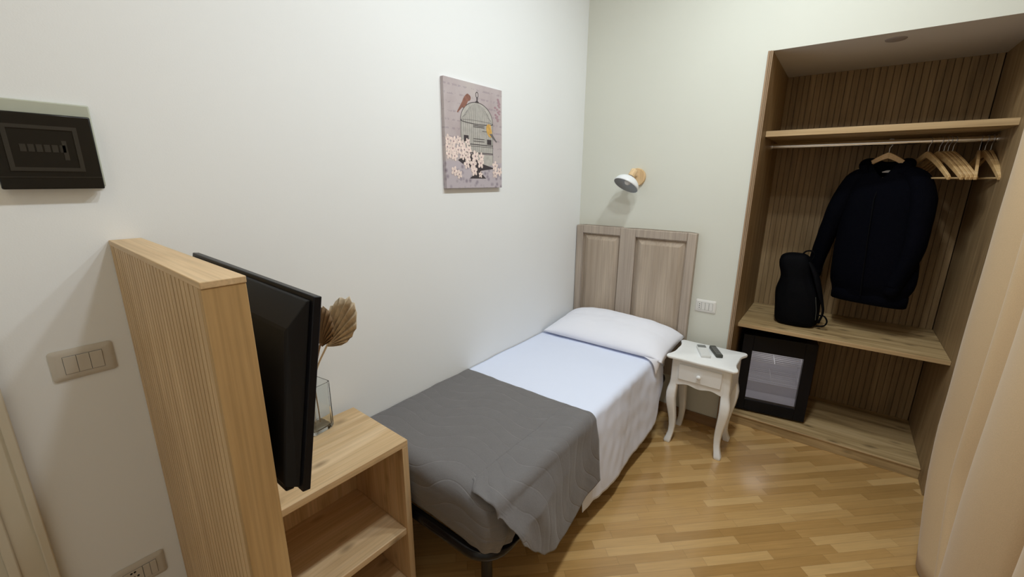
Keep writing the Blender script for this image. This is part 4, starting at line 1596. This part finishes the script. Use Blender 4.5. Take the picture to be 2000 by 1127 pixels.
# keep every piece of the print on the canvas
for v_ in bm.verts:
    v_.co.y = min(max(v_.co.y, PY0 + 0.001), PY1 - 0.001)
    v_.co.z = min(max(v_.co.z, PZ0 + 0.001), PZ1 - 0.001)
me = bpy.data.meshes.new('printed_picture')
ob = bpy.data.objects.new('printed_picture', me)
COL.objects.link(ob)
ob.parent = cv_
bm.transform(WM[cv_.name].inverted())
for f in bm.faces:
    f.normal_update()
    if f.normal.x < 0:
        f.normal_flip()
bm.to_mesh(me)
bm.free()
for k in ('ink', 'wire', 'cagefill', 'petal', 'bird1', 'bird2', 'rose'):
    me.materials.append(M[k])

# ------------------------------------------------------------------ slatted divider panel, cabinet (both turned 1.5 degrees)
TH = -0.0266
UO = Vector((0.7145, -2.5329, 0))
UM = Matrix.Translation(UO) @ Matrix.Rotation(TH, 4, 'Z')
PW, PT, PH = 0.7145, 0.0645, 1.399
dv = thing('divider_panel', 'tall oak divider panel with grooved face standing out from the left wall', 'divider panel', UO, TH)
bm = bmesh.new()
mx = UM @ Matrix(((1, 0, 0, -PW + 0.002), (0, -1, 0, 0.012), (0, 0, 1, 0), (0, 0, 0, 1)))
grooved(bm, PW - 0.018, 0.0, PH - 0.012, 0.025, 0.012, 0.0050, 0.0100, mx)
finish('grooved_face', bm, M['panel_z'], dv)
box('core', -PW + 0.002, -0.018, 0.0122, PT, 0.0, PH - 0.0122, M['panel_z'], dv, mx=UM)
box('end_post', -0.0155, 0.0, -0.0002, PT, 0.0, PH - 0.0122, M['edge_z'], dv, mx=UM, bevel=0.0012)
box('cap_board', -PW + 0.001, 0.001, -0.001, PT + 0.001, PH - 0.012, PH, M['panel_top'], dv, mx=UM, bevel=0.0015)

CB = thing('tv_cabinet', 'open oak cabinet with shelves between the divider panel and the bed', 'cabinet', UM @ Vector((-0.53, 0.33, 0)), TH)
cx0, cx1 = -PW + 0.020, -0.3436
cy0, cy1 = PT + 0.0005, PT + 0.5442
CT = 0.6553
bt = 0.024
box('top_board', cx0, cx1, cy0, cy1, CT - bt, CT, M['oak_y'], CB, mx=UM, bevel=0.0015)
box('side_board', cx0, cx1, cy1 - bt, cy1, 0.0, CT - bt - 0.0003, M['oak_z'], CB, mx=UM, bevel=0.0015)
box('side_board', cx0, cx1, cy0, cy0 + bt, 0.0, CT - bt - 0.0003, M['oak_z'], CB, mx=UM, bevel=0.0015)
box('shelf', cx0, cx1 - 0.006, cy0 + bt, cy1 - bt, 0.262, 0.286, M['oak_y'], CB, mx=UM, bevel=0.0015)
box('bottom_board', cx0, cx1 - 0.006, cy0 + bt, cy1 - bt, 0.02, 0.044, M['oak_y'], CB, mx=UM, bevel=0.0015)
box('back_board', cx0, cx0 + 0.008, cy0 + bt, cy1 - bt, 0.044, CT - bt, M['oak_z'], CB, mx=UM)

# ------------------------------------------------------------------ television
TVW, TVH = 0.622, 0.392
t0 = Vector((0.123, -2.362, 1.360))
t1 = Vector((0.745, -2.360, 1.344))
ex_ = (t1 - t0).normalized()
tl = math.radians(9.0)
dn = Vector((0, -math.sin(tl), -math.cos(tl)))
dn = (dn - ex_ * dn.dot(ex_)).normalized()
nf = ex_.cross(-dn)          # horizontal normal
if nf.y < 0:
    nf = -nf
TM = Matrix(((ex_.x, nf.x, -dn.x, t0.x), (ex_.y, nf.y, -dn.y, t0.y), (ex_.z, nf.z, -dn.z, t0.z), (0, 0, 0, 1)))   # x right, y towards screen side, z up; origin top-left
tv = thing('television', 'black flat television mounted beside the oak divider panel, seen from behind', 'television', (0.434, -2.40, 0.97))
box('display_panel', 0, TVW, -0.012, 0.004, -TVH, 0, M['black_plastic'], tv, mx=TM, bevel=0.002)
box('screen', 0.010, TVW - 0.010, 0.0042, 0.0050, -TVH + 0.016, -0.010, M['screen'], tv, mx=TM)
bm = bmesh.new()


def tvr(ix0, ix1, iz0, iz1, y):
    yb_ = y + (0.006 if y < -0.03 else 0.0)      # a little shallower towards the foot
    yt_ = y - (0.006 if y < -0.03 else 0.0)
    return [TM @ Vector(p) for p in ((ix0, yb_, -TVH + iz0), (TVW - ix1, yb_, -TVH + iz0), (TVW - ix1, yt_, -iz1), (ix0, yt_, -iz1))]


add_loft(bm, [tvr(0.010, 0.010, 0.006, 0.008, -0.0122), tvr(0.012, 0.012, 0.008, 0.010, -0.018), tvr(0.024, 0.020, 0.012, 0.060, -0.042), tvr(0.030, 0.026, 0.018, 0.068, -0.044)])
finish('back_housing', bm, M['black_matte'], tv, bevel=0.002)
box('lower_speaker_bar', 0.06, TVW - 0.03, -0.030, -0.0125, -TVH - 0.006, -TVH + 0.03, M['black_plastic'], tv, mx=TM, bevel=0.003)
box('mount_plate', 0.24, 0.38, -0.055, -0.0475, -0.26, -0.14, M['black_metal'], tv, mx=TM, bevel=0.002)
bm = bmesh.new()
p0 = TM @ Vector((0.31, -0.055, -0.20))
add_tube(bm, [p0, Vector((p0.x, -2.4615, p0.z))], 0.02, 14)
finish('mount_arm', bm, M['black_metal'], tv, smooth=40)

# ------------------------------------------------------------------ vase with dried palm leaves
VC = Vector((0.068, -2.075, CT + 0.0005))
VR = math.radians(8)
VM = Matrix.Translation(VC) @ Matrix.Rotation(VR, 4, 'Z')
bm = bmesh.new()
HV = 0.185
wv = 0.044
outr = [(0.0, 0.90), (0.006, 0.97), (0.012, 1.0), (0.10, 1.0), (HV - 0.05, 1.0), (HV - 0.022, 1.0), (HV - 0.010, 1.0), (HV, 0.985)]
inn = [(HV, 0.92), (HV - 0.022, 0.90), (HV - 0.05, 0.90), (0.10, 0.90), (0.018, 0.90), (0.012, 0.80)]
rings = [[VM @ Vector((a, b, z)) for a, b in rounded_rect(2 * wv * k, 2 * wv * k, 0.012, 5)] for z, k in outr + inn]
add_loft(bm, rings)
tag(finish('glass_vase', bm, M['glass'], smooth=50, origin=VC), 'square clear glass vase on the oak cabinet behind the television', 'vase')


def palm(name, label, base, top, side, spread, L, mat, stem_pts, seed, fold=0.35, nray=11):
    """pleated fan: base point, up direction, side direction in the blade plane"""
    root = thing(name, label, 'dried leaf', stem_pts[0])
    base, up, side = Vector(base), Vector(top).normalized(), Vector(side).normalized()
    nrm = up.cross(side).normalized()
    bm = bmesh.new()
    rnd = random.Random(seed)
    n = nray * 2 + 1
    rows = 7
    grid = []
    for i in range(n):
        q = -1 + 2 * i / (n - 1)
        a = q * spread
        ln = L * (0.32 + 0.68 * max(0, math.cos(q * 1.45)) ** 1.5) * (0.94 + 0.08 * rnd.random())
        d = up * math.cos(a) + side * math.sin(a)
        col = []
        for j in range(rows + 1):
            r = j / rows
            pl_ = (0.0055 if i % 2 else -0.0055) * math.sin(min(1, r * 1.3) * PI * 0.6) * (1 if r < 0.99 else 0.5)
            bend = 0.020 * r * r * fold
            col.append(base + d * (0.008 + ln * r) + nrm * (pl_ + bend * (1 + q)) + up * (-0.0 if i % 2 else (0.010 if j == rows else 0)))
        grid.append([bm.verts.new(p) for p in col])
    for i in range(n - 1):
        for j in range(rows):
            bm.faces.new((grid[i][j], grid[i + 1][j], grid[i + 1][j + 1], grid[i][j + 1]))
    o = finish('leaf_blade', bm, mat, root, smooth=20)
    solidify(o, 0.0008, 0)
    bm = bmesh.new()
    P_ = catmull(stem_pts + [tuple(base + up * 0.02)], 6)
    add_tube(bm, P_, [0.0022 + 0.0016 * i / len(P_) for i in range(len(P_))], 8)
    finish('stalk', bm, mat, root, smooth=60)
    return root


view = Vector((1.487, -2.744, 1.556))
# light fan
palm('dried_palm_leaf', 'large pale dried palm fan standing in the glass vase', (0.152, -2.050, 0.994), (0.64, 0.04, 0.77), (0.77, 0.10, -0.64), 0.62, 0.235, M['leaf_l'],
     [(0.066, -2.082, CT + 0.022), (0.070, -2.075, CT + 0.16), (0.095, -2.062, CT + 0.25), (0.145, -2.051, CT + 0.330)], 3)
palm('dried_palm_leaf', 'smaller brown dried palm fan in front of the pale one', (0.178, -2.082, 1.008), (0.35, -0.04, 0.93), (0.93, 0.12, -0.35), 0.66, 0.150, M['leaf_d'],
     [(0.078, -2.066, CT + 0.022), (0.083, -2.074, CT + 0.16), (0.11, -2.080, CT + 0.24), (0.165, -2.083, CT + 0.345)], 8)

# ------------------------------------------------------------------ curtain
rod = thing('curtain_rod', 'white curtain rod along the right wall above the frame', 'curtain rod', (1.99, -1.3, 2.62))
bm = bmesh.new()
add_tube(bm, [(1.995, -3.2, 2.62), (1.995, -0.02, 2.62)], 0.012, 14)
finish('pole', bm, M['white_lacquer'], rod, smooth=50)
for yb in (-0.3, -1.6, -3.0):
    bm = bmesh.new()
    add_tube(bm, [(1.995, yb, 2.632), (2.129, yb, 2.632)], 0.008, 10)
    finish('bracket', bm, M['white_lacquer'], rod, smooth=50)
plan = [(2.052, -0.015), (2.035, -0.07), (2.000, -0.16), (1.968, -0.27), (1.958, -0.37), (1.985, -0.47), (2.035, -0.55), (2.02, -0.62), (1.965, -0.68), (1.950, -0.735), (1.985, -0.785), (2.005, -0.82), (1.965, -0.865),
        (1.940, -0.95), (1.948, -1.05), (1.985, -1.14), (2.040, -1.20), (2.03, -1.27), (1.965, -1.33), (1.938, -1.42), (1.955, -1.52), (2.02, -1.60), (2.035, -1.68), (1.96, -1.76), (1.94, -1.86), (1.99, -1.96), (2.04, -2.04),
        (1.97, -2.12), (1.94, -2.22), (2.0, -2.33), (2.04, -2.42), (1.96, -2.52), (1.95, -2.62), (2.03, -2.74)]
PC = catmull([(a, b, 0) for a, b in plan], 8)
bm = bmesh.new()
nz_ = 40


def cur(u, v):
    i = u * (len(PC) - 1)
    p = PC[int(round(i))]
    z = 0.008 + (2.60 - 0.008) * v
    low = (1 - v)
    amp = 1.35
    x = 2.014 + (p.x - 1.995) * (amp if p.x < 1.995 else 2.3)
    y = p.y
    if p.y > -0.9:   # the front folds flare towards the camera near the floor
        fl_ = max(0.0, (0.55 - z) / 0.55)
        y -= 0.25 * fl_ ** 1.4 * min(1, (p.y * -1) / 0.3) * min(1, (p.y + 0.9) / 0.15)
    x += 0.006 * noise.noise(Vector((y * 3, z * 2.2, 1.0)))
    return Vector((min(x, 2.115), y, z))


add_grid(bm, len(PC) - 1, nz_, cur)
cu_o = tag(finish('curtain', bm, M['curtain'], smooth=180, origin=(1.995, -1.3, 2.6)), 'heavy beige curtain hanging in folds at the right edge beside the wardrobe', 'curtain')
solidify(cu_o, 0.003)
